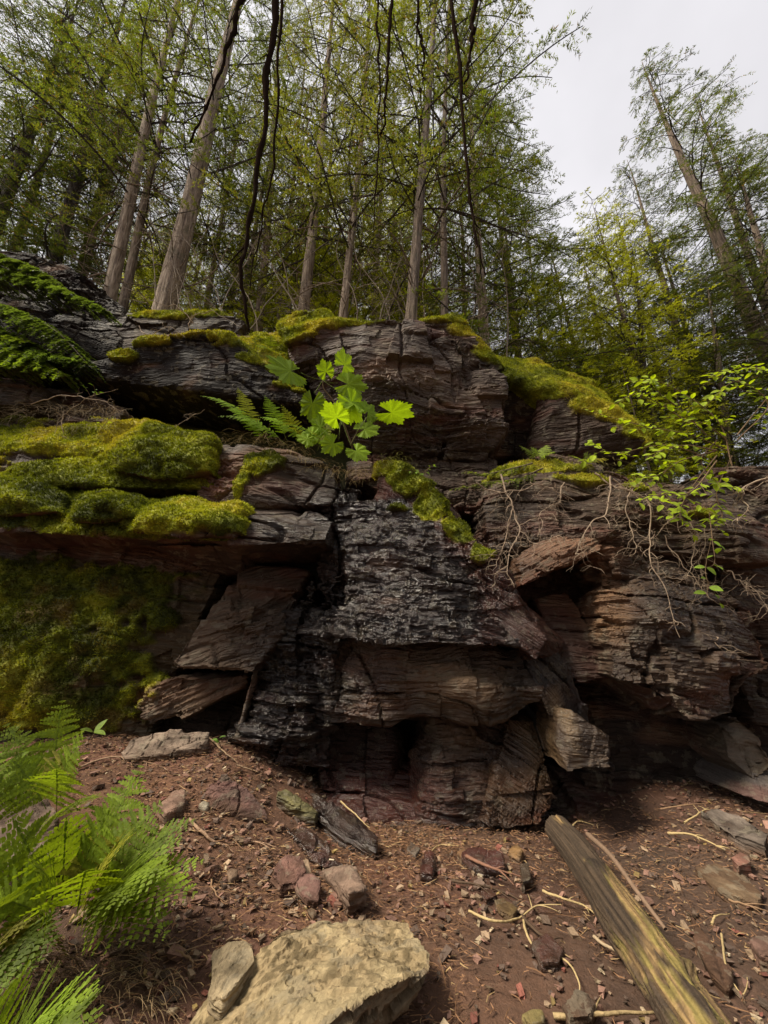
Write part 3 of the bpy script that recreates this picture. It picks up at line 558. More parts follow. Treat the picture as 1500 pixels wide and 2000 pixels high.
def build_ground():
    xs = np.concatenate([-3.6-np.geomspace(.1, 900, 40)[::-1], np.linspace(-3.6, 3.9, 560), 3.9+np.geomspace(.1, 900, 40)])
    ys = np.concatenate([1.0-np.geomspace(.1, 900, 36)[::-1], np.linspace(1.0, 4.3, 300), 4.3+np.geomspace(.1, 900, 30)])
    X, Y = np.meshgrid(xs, ys); x = X.ravel(); y = Y.ravel(); z = ground_h(x, y)
    z = z + .010*np.abs(fbm(x*14, y*14, x*0, 3, 311)) + .006*fbm(x*40, y*40, x*0, 2, 313)
    V = np.stack([x, y, z], -1); r, c = X.shape; i = np.arange(r-1)[:, None]*c; j = np.arange(c-1)[None, :]
    F = np.stack([i+j, i+j+1, i+c+j+1, i+c+j], -1).reshape(-1, 4)
    n = fbm(x*1.6, y*1.6, x*0, 4, 320); n2 = fbm(x*5, y*5, x*0+3, 3, 322)
    col = np.array([.105, .049, .026])*(1+.5*n2[:, None])
    red = sstep(0, .3, n)[:, None]*.6; col = col*(1-red)+red*np.array([.125, .050, .031])
    wet = np.clip(field(V, [blob(760, 1660, 2.9, .8, .5, 1.0), blob(1050, 1720, 2.6, 1.0, .5, .9), blob(1250, 1650, 2.8, .8, .5, .7), blob(1200, 1850, 2.2, .6, .4, .6)])+.3*n, 0, 1)
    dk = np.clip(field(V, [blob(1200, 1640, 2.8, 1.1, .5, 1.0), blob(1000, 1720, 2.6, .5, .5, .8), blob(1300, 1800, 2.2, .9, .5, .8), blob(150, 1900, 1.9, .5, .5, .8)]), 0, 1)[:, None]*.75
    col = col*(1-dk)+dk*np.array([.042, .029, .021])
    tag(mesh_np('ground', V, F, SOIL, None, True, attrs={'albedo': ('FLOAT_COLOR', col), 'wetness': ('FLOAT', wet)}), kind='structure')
build_ground()

def stone(name, label, cat, outline, h=.06, base=(.16, .11, .085), amp=.35, voxel=.009, group=None, tiltz=None, moss=0.0, wetx=0.0, sink=.04, inset=.0, rnd=.012):
    """a loose stone whose top is seen as this outline, lying on the floor"""
    top = [G(px, py, h if tiltz is None else tiltz[i]) for i, (px, py) in enumerate(outline)]
    c = sum(top)/len(top); bot = []
    for p in top:
        q = p+(c-p)*inset; bot.append(np.array([q[0], q[1]+.015, min(gh1(q[0], q[1])-sink, p[2]-.03)]))
    V, Nn, F = hull_remesh(top+bot, voxel)
    m = mossiness(V, Nn, moss)*(1 if moss > 0 else 0)
    d = strata_disp(V*2.2, Nn, amp, .1, m, block=.6)*.45*(1-m)+m*.02
    V2 = V + Nn*(d + rnd*fbm(V[:, 0]*9, V[:, 1]*9, V[:, 2]*9, 3, 90))[:, None]
    n = fbm(V[:, 0]*12, V[:, 1]*12, V[:, 2]*20, 4, 331); col = .72*np.array(base)*(1+.8*n[:, None]); dt = sstep(.06, .0, V2[:, 2]-ground_h(V[:, 0], V[:, 1])-.012+.03*n)[:, None]*.8; col = col*(1-dt)+dt*np.array([.10, .055, .032])
    col = col*(1-m[:, None])+moss_colour(V)*m[:, None]
    wet = np.clip(field(V, WETB)+wetx, 0, 1)*(1-m)
    o = mesh_np(name, V2, F, ROCK, None, False, (float(c[0]), float(c[1]), float(V2[:, 2].min())), attrs={'albedo': ('FLOAT_COLOR', col), 'wetness': ('FLOAT', wet), 'moss': ('FLOAT', m), 'bed': ('FLOAT', V[:, 2]+.2*V[:, 0])})
    return tag(o, label, cat, group)

PINK = (.30, .15, .12); REDD = (.20, .075, .055); TAN = (.34, .27, .17); BRN = (.16, .115, .08); YEL = (.36, .27, .12)
# the big foreground slab and the flake on it
def big_slab():
    top = [((345, 2030), .03), ((400, 1960), .04), ((470, 1900), .05), ((545, 1815), .05), ((620, 1797), .05), ((700, 1808), .06), ((795, 1800), .07), ((842, 1868), .13), ((838, 1890), .15), ((770, 1925), .17), ((700, 1958), .18), ((640, 1990), .18), ((580, 2050), .17), ((430, 2120), .1), ((330, 2100), .04)]
    P3 = [G(*p, h) for p, h in top]; c = sum(P3)/len(P3)
    bot = []
    for p in P3:
        q = p+(c-p)*.05; bot.append(np.array([q[0], q[1]+.02, p[2]-.075]))
    V, Nn, F = hull_remesh(P3+bot, .0065)
    x, y, z = V.T
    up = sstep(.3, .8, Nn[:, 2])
    d = up*(.016*fbm(x*4, y*4, z*4, 3, 341)+.009*np.floor(3.4*fbm(x*4+2, y*6, z*0, 4, 343))+.005*np.floor(3*fbm(x*11+2, y*13, z*0, 4, 344))+.008*fbm(x*34, y*34, z*34, 3, 345)-.02*sstep(.03, 0, np.abs(noise3(x*3.1+1, y*2.2, z*0, 349))))
    s = z-.12*x; k = np.floor(s/.016); cc = np.floor((x+.3*y)/.12+hsh(k, k*0, k*0, 3)*7)
    d = d+(1-up)*(.035*(hsh(k, cc, k*0, 5)-.6)+.03*fbm(x*6, y*6, z*25, 3, 347))
    V2 = V+Nn*d[:, None]
    n = fbm(x*3, y*3, z*3, 3, 351); n2 = fbm(x*38, y*38, z*38, 3, 353)
    n3 = fbm(x*60, y*60, z*60, 2, 355); col = np.array([.30, .225, .125])*(1+.35*n[:, None]+.3*n3[:, None]); sp = sstep(-.02, .16, n2+.4*n)[:, None]*.8*up[:, None]; col = col*(1-sp)+sp*np.array([.12, .088, .045])
    pk = sstep(.12, .4, -n)[:, None]*.5; col = col*(1-pk)+pk*np.array([.35, .25, .15])
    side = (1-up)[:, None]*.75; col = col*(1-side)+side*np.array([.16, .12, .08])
    ol = (sstep(.05, .35, fbm(x*6+3, y*6, z*6, 3, 357))*.5*up)[:, None]; col = col*(1-ol)+ol*np.array([.44, .35, .20]); m = np.zeros(len(V))
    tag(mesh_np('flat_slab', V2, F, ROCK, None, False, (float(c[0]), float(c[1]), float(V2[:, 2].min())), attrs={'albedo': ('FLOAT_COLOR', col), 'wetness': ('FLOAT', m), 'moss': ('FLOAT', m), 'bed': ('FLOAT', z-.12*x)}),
        'large flat yellowish slab of rock with a broken edge in the foreground', 'rock slab')
big_slab()
stone('stone_flake', 'pale squarish flake of stone lying against the left of the large yellowish slab', 'stone', [(416, 1862), (448, 1834), (494, 1832), (503, 1870), (470, 1912), (437, 1948), (411, 1946)], .09, (.40, .31, .19), .3, .008, tiltz=[.07, .07, .08, .10, .11, .11, .09])
stone('red_rock', 'long angular red brown rock with a ridge on top, on the slope of gravel', 'rock', [(406, 1555), (428, 1512), (445, 1508), (500, 1552), (528, 1592), (522, 1604), (470, 1596)], .11, (.20, .105, .085), .9, .010, tiltz=[.03, .07, .09, .08, .05, .03, .02])
stone('mossy_slab', 'layered grey slab with moss on its left half at the foot of the mossy wall', 'rock slab', [(232, 1468), (262, 1440), (352, 1426), (408, 1430), (402, 1450), (330, 1472), (240, 1482)], .12, (.27, .20, .15), .8, .010, tiltz=[.06, .09, .11, .10, .08, .05, .04])
stone('plank_stone', 'narrow flat greenish stone tilted beside the long red brown rock', 'stone', [(540, 1548), (556, 1540), (590, 1560), (623, 1586), (616, 1596), (575, 1574)], .08, (.27, .24, .10), .4, .009)
stone('wet_plate', 'dark wet rock plate sloping down at the foot of the wet pillar', 'rock slab', [(608, 1548), (640, 1566), (700, 1600), (742, 1632), (735, 1645), (650, 1612), (618, 1580)], .09, (.09, .05, .035), .8, .010, wetx=.5)
stone('pink_stone', 'rounded pink stone with wavy ridges, left one of the two pink stones', 'stone', [(532, 1705), (540, 1678), (562, 1666), (586, 1670), (597, 1700), (578, 1722), (548, 1728)], .06, (.26, .135, .105), .5, .008)
stone('pink_stone', 'smooth pink stone touching the ridged pink stone on its right', 'stone', [(575, 1718), (603, 1702), (624, 1722), (622, 1758), (600, 1756), (580, 1738)], .055, (.26, .14, .115), .3, .008)
stone('wedge_stone', 'tan wedge shaped stone propped up over a dark gap', 'stone', [(632, 1705), (665, 1692), (692, 1690), (720, 1735), (682, 1743), (655, 1722)], .08, (.30, .20, .145), .3, .008, tiltz=[.03, .05, .08, .11, .12, .07], inset=.25, sink=.01)
stone('white_stone', 'small angular white stone near the foot of the cliff', 'stone', [(792, 1656), (804, 1641), (821, 1656), (813, 1668)], .035, (.52, .46, .36), .1, .007)
stone('red_shard', 'upright wet dark red shard of stone below the white stone', 'stone', [(818, 1702), (828, 1660), (846, 1664), (846, 1706)], .06, REDD, .5, .008, wetx=.8)
stone('red_plate', 'wet red plate of stone lying under a stick, right of the dark red shard', 'stone', [(905, 1668), (930, 1660), (978, 1674), (984, 1695), (950, 1694), (918, 1682)], .05, (.24, .09, .07), .5, .008, wetx=.7)
stone('small_stone', 'little orange brown stone at the left tip of the wet red plate', 'stone', [(893, 1664), (905, 1655), (914, 1666), (904, 1675)], .04, (.36, .2, .1), .1, .007)
stone('orange_stone', 'small orange stone standing at the foot of the tan rock rib', 'stone', [(994, 1662), (1008, 1646), (1020, 1660), (1015, 1672)], .05, (.38, .22, .09), .1, .007)
stone('dark_chunk', 'short dark stump of rotten wood right of the red plate', 'wood chunk', [(1014, 1684), (1034, 1682), (1038, 1716), (1018, 1722)], .06, (.10, .07, .045), .4, .008)
stone('block_stone', 'small brick shaped red brown stone near the right edge', 'stone', [(1426, 1672), (1442, 1660), (1462, 1668), (1469, 1682), (1440, 1692)], .07, (.30, .15, .11), .2, .008)
stone('flat_stone', 'broad flat brown stone half sunk in the soil right of the log', 'flat stone', [(1356, 1692), (1400, 1682), (1462, 1706), (1492, 1742), (1480, 1765), (1410, 1742)], .04, (.20, .135, .08), .4, .010)
stone('slate_stone', 'layered grey slate lying behind the brick shaped stone', 'stone', [(1368, 1584), (1400, 1574), (1450, 1592), (1505, 1625), (1495, 1648), (1425, 1624)], .09, (.17, .135, .11), 1.0, .010)
stone('long_stone', 'long red brown stone half buried beside the lower end of the log', 'flat stone', [(1338, 1765), (1362, 1790), (1400, 1840), (1432, 1890), (1425, 1940), (1390, 1900), (1352, 1830)], .035, (.17, .09, .06), .4, .010)
stone('edge_stone', 'pinkish stone cut by the right edge of the photo', 'stone', [(1462, 1835), (1490, 1822), (1540, 1830), (1540, 1880), (1480, 1860)], .06, (.24, .14, .11), .3, .009)
stone('small_stone', 'small tan stone on the gravel between the ferns and the pink stones', 'stone', [(441, 1702), (452, 1690), (466, 1696), (464, 1710), (450, 1717)], .035, (.36, .25, .17), .1, .007)
stone('small_stone', 'small cream stone just above the big yellowish slab', 'stone', [(598, 1776), (608, 1768), (622, 1780), (612, 1790)], .035, (.45, .34, .22), .1, .007)
stone('red_slab', 'flat wet red stone with glistening top in the mud below the long thin stick', 'flat stone', [(1040, 1840), (1068, 1826), (1102, 1850), (1092, 1878), (1060, 1880)], .035, (.17, .065, .05), .3, .009, wetx=.6)
stone('yellow_stone', 'small yellow lichened stone at the bottom edge right of the slab', 'stone', [(1018, 1980), (1035, 1968), (1060, 1972), (1062, 1992), (1035, 2000)], .03, (.26, .22, .08), .2, .007)
stone('wedge_stone', 'light brown wedge of stone behind the middle fern', 'stone', [(308, 1572), (340, 1545), (360, 1542), (358, 1572), (325, 1590)], .06, (.30, .185, .135), .3, .009)
stone('white_stone', 'tiny white stone left of the long red brown rock', 'stone', [(388, 1574), (396, 1565), (407, 1570), (402, 1580)], .03, (.6, .55, .42), .1, .006)
stone('fern_boulder', 'brown boulder with pale lichen half hidden behind the left ferns', 'boulder', [(-60, 1560), (20, 1548), (100, 1545), (118, 1600), (95, 1680), (0, 1700), (-60, 1690)], .18, (.19, .13, .10), .5, .011)
stone('corner_stone', 'small pinkish stone tip at the bottom edge left of the slab', 'stone', [(188, 2010), (212, 1972), (245, 2012), (215, 2030)], .05, (.24, .15, .12), .2, .008)
stone('wet_red_rock', 'low ribbed wet red rock outcrop above the wedge shaped stone', 'rock', [(556, 1612), (590, 1608), (640, 1640), (668, 1690), (636, 1692), (588, 1650)], .03, (.19, .085, .07), .8, .010, wetx=.6)
stone('small_stone', 'small flat tan stone in front of the white stone row under the red rock', 'stone', [(452, 1630), (470, 1627), (486, 1640), (468, 1645)], .025, (.42, .31, .2), .1, .007)
stone('red_plate', 'thin red stone plate right of the big slab, near the curved stick', 'stone', [(930, 1735), (960, 1728), (975, 1745), (950, 1756)], .03, (.26, .10, .075), .3, .008, wetx=.4)
stone('yellow_stone', 'ochre coloured flat stone left of the curved stick', 'stone', [(962, 1752), (985, 1745), (1012, 1772), (1000, 1790), (975, 1776)], .03, (.34, .24, .08), .3, .008)
stone('grey_stone', 'grey brown stone lying left of the lower end of the log', 'stone', [(1095, 1960), (1130, 1942), (1160, 1955), (1150, 1985), (1110, 1990)], .04, (.16, .12, .09), .4, .008)

# ------------------------------------------------------------------ the log
def build_log():
    key = [((1082, 1612), .10, .075), ((1120, 1655), .10, .085), ((1165, 1715), .10, .092), ((1215, 1790), .10, .10), ((1283, 1885), .095, .095), ((1338, 1968), .095, .092), ((1410, 2075), .10, .092), ((1470, 2170), .10, .092)]
    pts = np.array([G(*p, h) for p, h, r in key]); rad = np.array([r for _, _, r in key])
    n, s = 460, 110
    C = spline(pts, n); rr = np.interp(np.linspace(0, 1, n), np.linspace(0, 1, len(rad)), rad)
    T = np.gradient(C, axis=0); T /= np.linalg.norm(T, axis=1, keepdims=True)
    A = np.cross(T, [0, 0, 1.]); A /= np.linalg.norm(A, axis=1, keepdims=True); B = np.cross(A, T)
    th = np.linspace(0, 2*math.pi, s, endpoint=False); L = np.linspace(0, np.sum(np.linalg.norm(np.diff(C, axis=0), axis=1)), n)
    TH, LL = np.meshgrid(th, L); cx, cy = np.cos(TH), np.sin(TH)
    g1 = fbm(cx*9, cy*9, LL*2.2, 4, 401); g2 = fbm(cx*26, cy*26, LL*5.0, 4, 403); big = fbm(cx*1.2, cy*1.2, LL*3.2, 3, 405); med = fbm(cx*3, cy*3, LL*9, 3, 406)
    strip = fbm(cx*1.6+5, cy*1.6, LL*2.3, 4, 407)+.3*med
    bark = sstep(-.04, .22, strip + .30*cx + .6*sstep(1.0, .2, LL)-.16+.3*g2)
    crack = sstep(.05, 0, np.abs(noise3(cx*5, cy*5, LL*1.2, 411)))
    kn = np.zeros_like(LL)
    for ka, kl in ((1.2, .55), (2.3, 1.1), (.7, 1.5), (1.8, 1.9)): kn = np.maximum(kn, np.exp(-(((TH-ka)*.1)**2+((LL-kl)*.9)**2)/.0012))
    rr = rr*.84; r = rr[:, None]*(1+.07*big+.05*med) + .006*g1 + .006*g2 + .010*bark - .014*crack + .022*kn
    taper = sstep(0, .05, LL)*.5+.5; r = r*taper
    V = C[:, None, :]+r[:, :, None]*(cx[:, :, None]*A[:, None, :]+cy[:, :, None]*B[:, None, :])
    a = np.array([.29, .19, .08]); b = np.array([.10, .062, .030]); gcol = np.array([.17, .15, .030]); dk = np.array([.050, .033, .020])
    f = sstep(-.3, .35, g1*.7+.9*g2)[..., None]; col = b*(1-f)+a*f
    gm = (sstep(.02, .30, fbm(cx*4, cy*4, LL*7, 4, 409)+.15*cy)*.55)[..., None]; col = col*(1-gm)+gcol*(1+.8*g2[..., None])*gm
    col = col*(1-bark[..., None])+(dk*(1+1.2*g2[..., None]))*bark[..., None]
    col = col*(1-.8*crack[..., None])+.8*crack[..., None]*dk*.6; col = col*(1-.5*kn[..., None])
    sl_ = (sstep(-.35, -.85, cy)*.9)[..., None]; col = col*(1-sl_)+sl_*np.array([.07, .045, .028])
    V = V.reshape(-1, 3); col = np.clip(col, .01, 1).reshape(-1, 3)
    i = np.arange(n-1)[:, None]*s; j = np.arange(s)[None, :]; j2 = (j+1) % s
    F = np.stack([i+j, i+s+j, i+s+j2, i+j2], -1).reshape(-1, 4)
    e = len(V); V = np.vstack([V, C[0]-T[0]*.01, C[-1]]); col = np.vstack([col, dk, b])
    q = [[e, k, (k+1) % s, (k+1) % s] for k in range(s)]
    loc = C.mean(axis=0); loc[2] = V[:, 2].min()
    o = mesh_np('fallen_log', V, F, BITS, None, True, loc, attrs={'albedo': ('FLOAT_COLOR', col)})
    tag(o, 'long fallen log without bark, yellow brown and mossy, lying towards the bottom right', 'log')
    sb = Soup(); rng = np.random.default_rng(3)
    P2 = spline([G(1148, 1630, .16), G(1190, 1668, .24), G(1240, 1735, .245), G(1300, 1815, .22)], 50)
    tube(sb, P2, np.linspace(.013, .006, 50), 9, .12, rng, (.2, .13, .085))
    tag(sb.build('dead_branch', TWIG, None, True, tuple(P2[0])), 'straight dead branch lying along the top of the log', 'branch')
build_log()

def stick(label, pts, r=.005, h=.012, col=(.30, .20, .11), group=None, name='stick', side=2):
    rng = np.random.default_rng(abs(int(pts[0][0]*7+pts[0][1])) % 99991)
    p = [G(px, py, h + .012*math.sin(i*2.1)) for i, (px, py) in enumerate(pts)]
    c = spline(p, 40); k = np.linspace(0, 1, 40)
    c += np.stack([fbm(k*9, k*0+p[0][0], k*0, 2, 7), fbm(k*9, k*0+p[0][1], k*0+5, 2, 8), k*0], -1)*.010
    s = Soup(); tube(s, c, r*(1.1-.75*k), 6, .1, rng, col)
    for _ in range(side):
        i = rng.integers(8, 34); d = c[i+3]-c[i-3]; d /= np.linalg.norm(d)+1e-9
        q = np.cross(d, [0, 0, 1])*rng.choice([-1, 1])*.8+d*.7; L = rng.uniform(.04, .12)
        tt = np.linspace(0, 1, 8)[:, None]; tube(s, c[i]+q*tt*L+np.array([0, 0, 1])*tt*(1-tt)*.02, r*.55*(1-.7*tt[:, 0]), 4, .1, rng, col)
    return tag(s.build(name, TWIG, None, True, tuple(c[0])), label, 'stick', group)
PAL = (.42, .31, .15); DKS = (.08, .05, .03); MID = (.26, .16, .09)
stick('thin pale stick bent in a shallow bow right of the big slab', [(915, 1780), (970, 1800), (1010, 1795), (1050, 1770), (1095, 1767)], .0055, .03, PAL)
stick('thin light stick pointing down towards the middle of the log', [(1060, 1740), (1100, 1755), (1150, 1775), (1190, 1817)], .006, .03, PAL)
stick('long pale stick winding down and hooking back near the bottom of the mud', [(1022, 1798), (1030, 1825), (1050, 1855), (1100, 1875), (1130, 1915), (1132, 1950), (1120, 1972)], .005, .02, PAL, side=0)
stick('pale stick ending against the underside of the log', [(1160, 1830), (1215, 1865), (1250, 1882), (1290, 1886)], .006, .03, (.36, .27, .17))
stick('short thick brown stick across the wet red plate', [(910, 1672), (960, 1695), (1015, 1712)], .009, .06, (.22, .11, .07))
stick('crooked pale root lying on the dark soil above the brick shaped stone', [(1305, 1627), (1350, 1630), (1395, 1650), (1415, 1660)], .007, .04, PAL, side=4)
stick('small arched pale twig at the upper end of the log', [(1115, 1618), (1130, 1604), (1160, 1612)], .005, .05, PAL, side=0)
stick('small hooked twig beside the half buried long stone', [(1390, 1805), (1400, 1790), (1425, 1785)], .005, .02, PAL, side=0)
stick('thin bent stick curling near the bottom right corner', [(1410, 1825), (1420, 1890), (1450, 1945), (1460, 1910)], .004, .02, PAL, side=0)
stick('straight stick reaching the right edge below the broad flat stone', [(1425, 1758), (1465, 1770), (1530, 1790)], .005, .04, MID)
stick('long brown root creeping right of the middle fern', [(370, 1600), (400, 1630), (435, 1650), (500, 1645), (540, 1655)], .008, .015, (.30, .19, .12), side=3)
stick('slender curved brown twig below the small tan stone', [(408, 1700), (420, 1745), (460, 1775)], .004, .015, MID)
stick('short straight stick under the foot of the wet pillar', [(462, 1494), (505, 1508)], .006, .03, (.34, .23, .14), side=0)
stick('thin yellowish stick leaning on the wet rock plate', [(665, 1565), (695, 1592), (722, 1617)], .005, .15, PAL, side=0)
stick('bent twig left of the pale squarish flake', [(335, 1850), (370, 1875), (380, 1895)], .005, .02, MID)
stick('thick short stick above the bottom fern', [(155, 1925), (180, 1938), (197, 1950)], .009, .03, (.22, .15, .09), side=0)
stick('dark straight stick leaning beside the log', [(1190, 1775), (1200, 1810), (1207, 1840)], .007, .03, DKS, side=0)
stick('looped pale twig round the dark red shard', [(845, 1700), (840, 1670), (855, 1652), (895, 1652)], .005, .03, PAL, side=0)
stick('short forked twig on the layered grey slate', [(1337, 1607), (1370, 1585), (1385, 1578)], .005, .05, PAL, side=3)
stick('thin horizontal twig in the shade left of the layered grey slate', [(1290, 1580), (1340, 1572), (1380, 1570)], .005, .08, MID, side=1)
stick('long dark stick lying slantwise across the mud under the pale sticks', [(1020, 1790), (1060, 1830), (1100, 1850)], .007, .02, DKS)
stick('dark thin stick running from the curved stick to the cliff foot', [(880, 1720), (930, 1728), (990, 1745), (1050, 1780)], .006, .02, DKS)
stick('slim brown root in front of the mossy grey slab', [(150, 1500), (220, 1478), (290, 1490), (330, 1505)], .007, .02, (.25, .16, .10), side=5)
stick('thin root bridging the end of the mossy grey slab', [(408, 1440), (440, 1470), (465, 1490)], .006, .03, (.25, .17, .1), side=4)
stick('pale stick lying almost straight at the bottom right of the slab', [(1080, 1985), (1180, 1982), (1320, 1976)], .008, .02, (.33, .24, .12), side=1)

# ------------------------------------------------------------------ gravel and litter
PAL_CH = np.array([[.36, .25, .16], [.30, .165, .12], [.22, .12, .085], [.44, .34, .22], [.15, .10, .075], [.36, .25, .09], [.24, .085, .06], [.12, .08, .055], [.52, .43, .29]])
def scatter(n, rng, dens):
    out = []
    while sum(len(a) for a in out) < n:
        x = rng.uniform(-3.2, 3.5, 20000); y = rng.uniform(1.2, 3.7, 20000)
        k = rng.random(20000) < dens(x, y); out.append(np.stack([x[k], y[k]], -1))
    return np.concatenate(out)[:n]
def build_litter():
    rng = np.random.default_rng(11)
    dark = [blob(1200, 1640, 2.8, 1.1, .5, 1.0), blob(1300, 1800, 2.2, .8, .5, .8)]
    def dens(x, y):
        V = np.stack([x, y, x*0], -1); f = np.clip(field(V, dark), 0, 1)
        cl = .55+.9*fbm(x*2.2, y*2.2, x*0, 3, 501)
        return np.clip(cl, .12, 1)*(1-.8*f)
    n = 8500; p = scatter(n, rng, dens); z = ground_h(p[:, 0], p[:, 1])
    cube = np.array([[-1, -1, -1], [1, -1, -1], [1, 1, -1], [-1, 1, -1], [-1, -1, 1], [1, -1, 1], [1, 1, 1], [-1, 1, 1]], float)
    cf = np.array([[0, 3, 2, 1], [4, 5, 6, 7], [0, 1, 5, 4], [1, 2, 6, 5], [2, 3, 7, 6], [3, 0, 4, 7]])
    sz = rng.gamma(2.2, .0030, n)+.0028; sz = np.minimum(sz, .03)
    v = cube[None]*(1+rng.uniform(-.55, .35, (n, 8, 3)))*sz[:, None, None]*np.stack([np.ones(n), rng.uniform(.45, .9, n), rng.uniform(.2, .5, n)], -1)[:, None, :]
    a = rng.uniform(0, 6.28, n); tl = rng.normal(0, .35, n); ca, sa = np.cos(a)[:, None], np.sin(a)[:, None]
    x, y, zz = v[..., 0], v[..., 1], v[..., 2]; zz = zz + x*np.sin(tl)[:, None]
    v = np.stack([x*ca-y*sa+p[:, :1], x*sa+y*ca+p[:, 1:], zz+(z+.010+sz*.15)[:, None]], -1)
    c = PAL_CH[rng.choice(len(PAL_CH), n, p=[.18, .15, .22, .06, .18, .03, .05, .12, .01])]*rng.uniform(.45, 1.05, (n, 1))
    F = (cf[None]+(np.arange(n)*8)[:, None, None]).reshape(-1, 4)
    tag(mesh_np('gravel', v.reshape(-1, 3), F, BITS, None, False, attrs={'albedo': ('FLOAT_COLOR', np.repeat(c, 8, 0))}), 'angular chips of brown, pink and tan gravel scattered over the forest floor', 'gravel', kind='stuff')
    n = 26000; p = scatter(n, rng, lambda x, y: np.clip(.5+1.1*fbm(x*1.7+9, y*1.7, x*0, 3, 505), .05, 1)*(1-.55*sstep(.2, 1.4, x))); z = ground_h(p[:, 0], p[:, 1])
    L = rng.gamma(2.2, .010, n)+.006; W = rng.uniform(.0008, .0024, n); a = rng.normal(.3, 1.0, n)
    d = np.stack([np.cos(a), np.sin(a), rng.normal(0, .18, n)], -1); s = np.stack([-np.sin(a), np.cos(a), rng.normal(0, .3, n)], -1)*W[:, None]
    o = np.stack([p[:, 0], p[:, 1], z+rng.uniform(.010, .024, n)], -1); u = np.array([0, 0, 1.])*(W*1.2)[:, None]
    m_ = o+d*(L*.5)[:, None]+s*rng.uniform(-6, 6, (n, 1))
    e = o+d*L[:, None]
    v = np.stack([o-s, o+s, o+u, m_-s, m_+s, m_+u, e-s*.4, e+s*.4, e+u*.4], 1)
    f = np.array([[0, 3, 5, 2], [2, 5, 4, 1], [3, 6, 8, 5], [5, 8, 7, 4]])
    F = (f[None]+(np.arange(n)*9)[:, None, None]).reshape(-1, 4)
    cc = np.array([[.27, .145, .075], [.19, .10, .05], [.09, .05, .03], [.40, .27, .13]])[rng.choice(4, n, p=[.35, .35, .22, .08])]*rng.uniform(.7, 1.2, (n, 1))
    tag(mesh_np('needle_litter', v.reshape(-1, 3), F, TWIG, None, False, attrs={'albedo': ('FLOAT_COLOR', np.repeat(cc, 9, 0))}), 'fallen brown needles and bits of twig covering the forest floor', 'litter', kind='stuff')
build_litter()
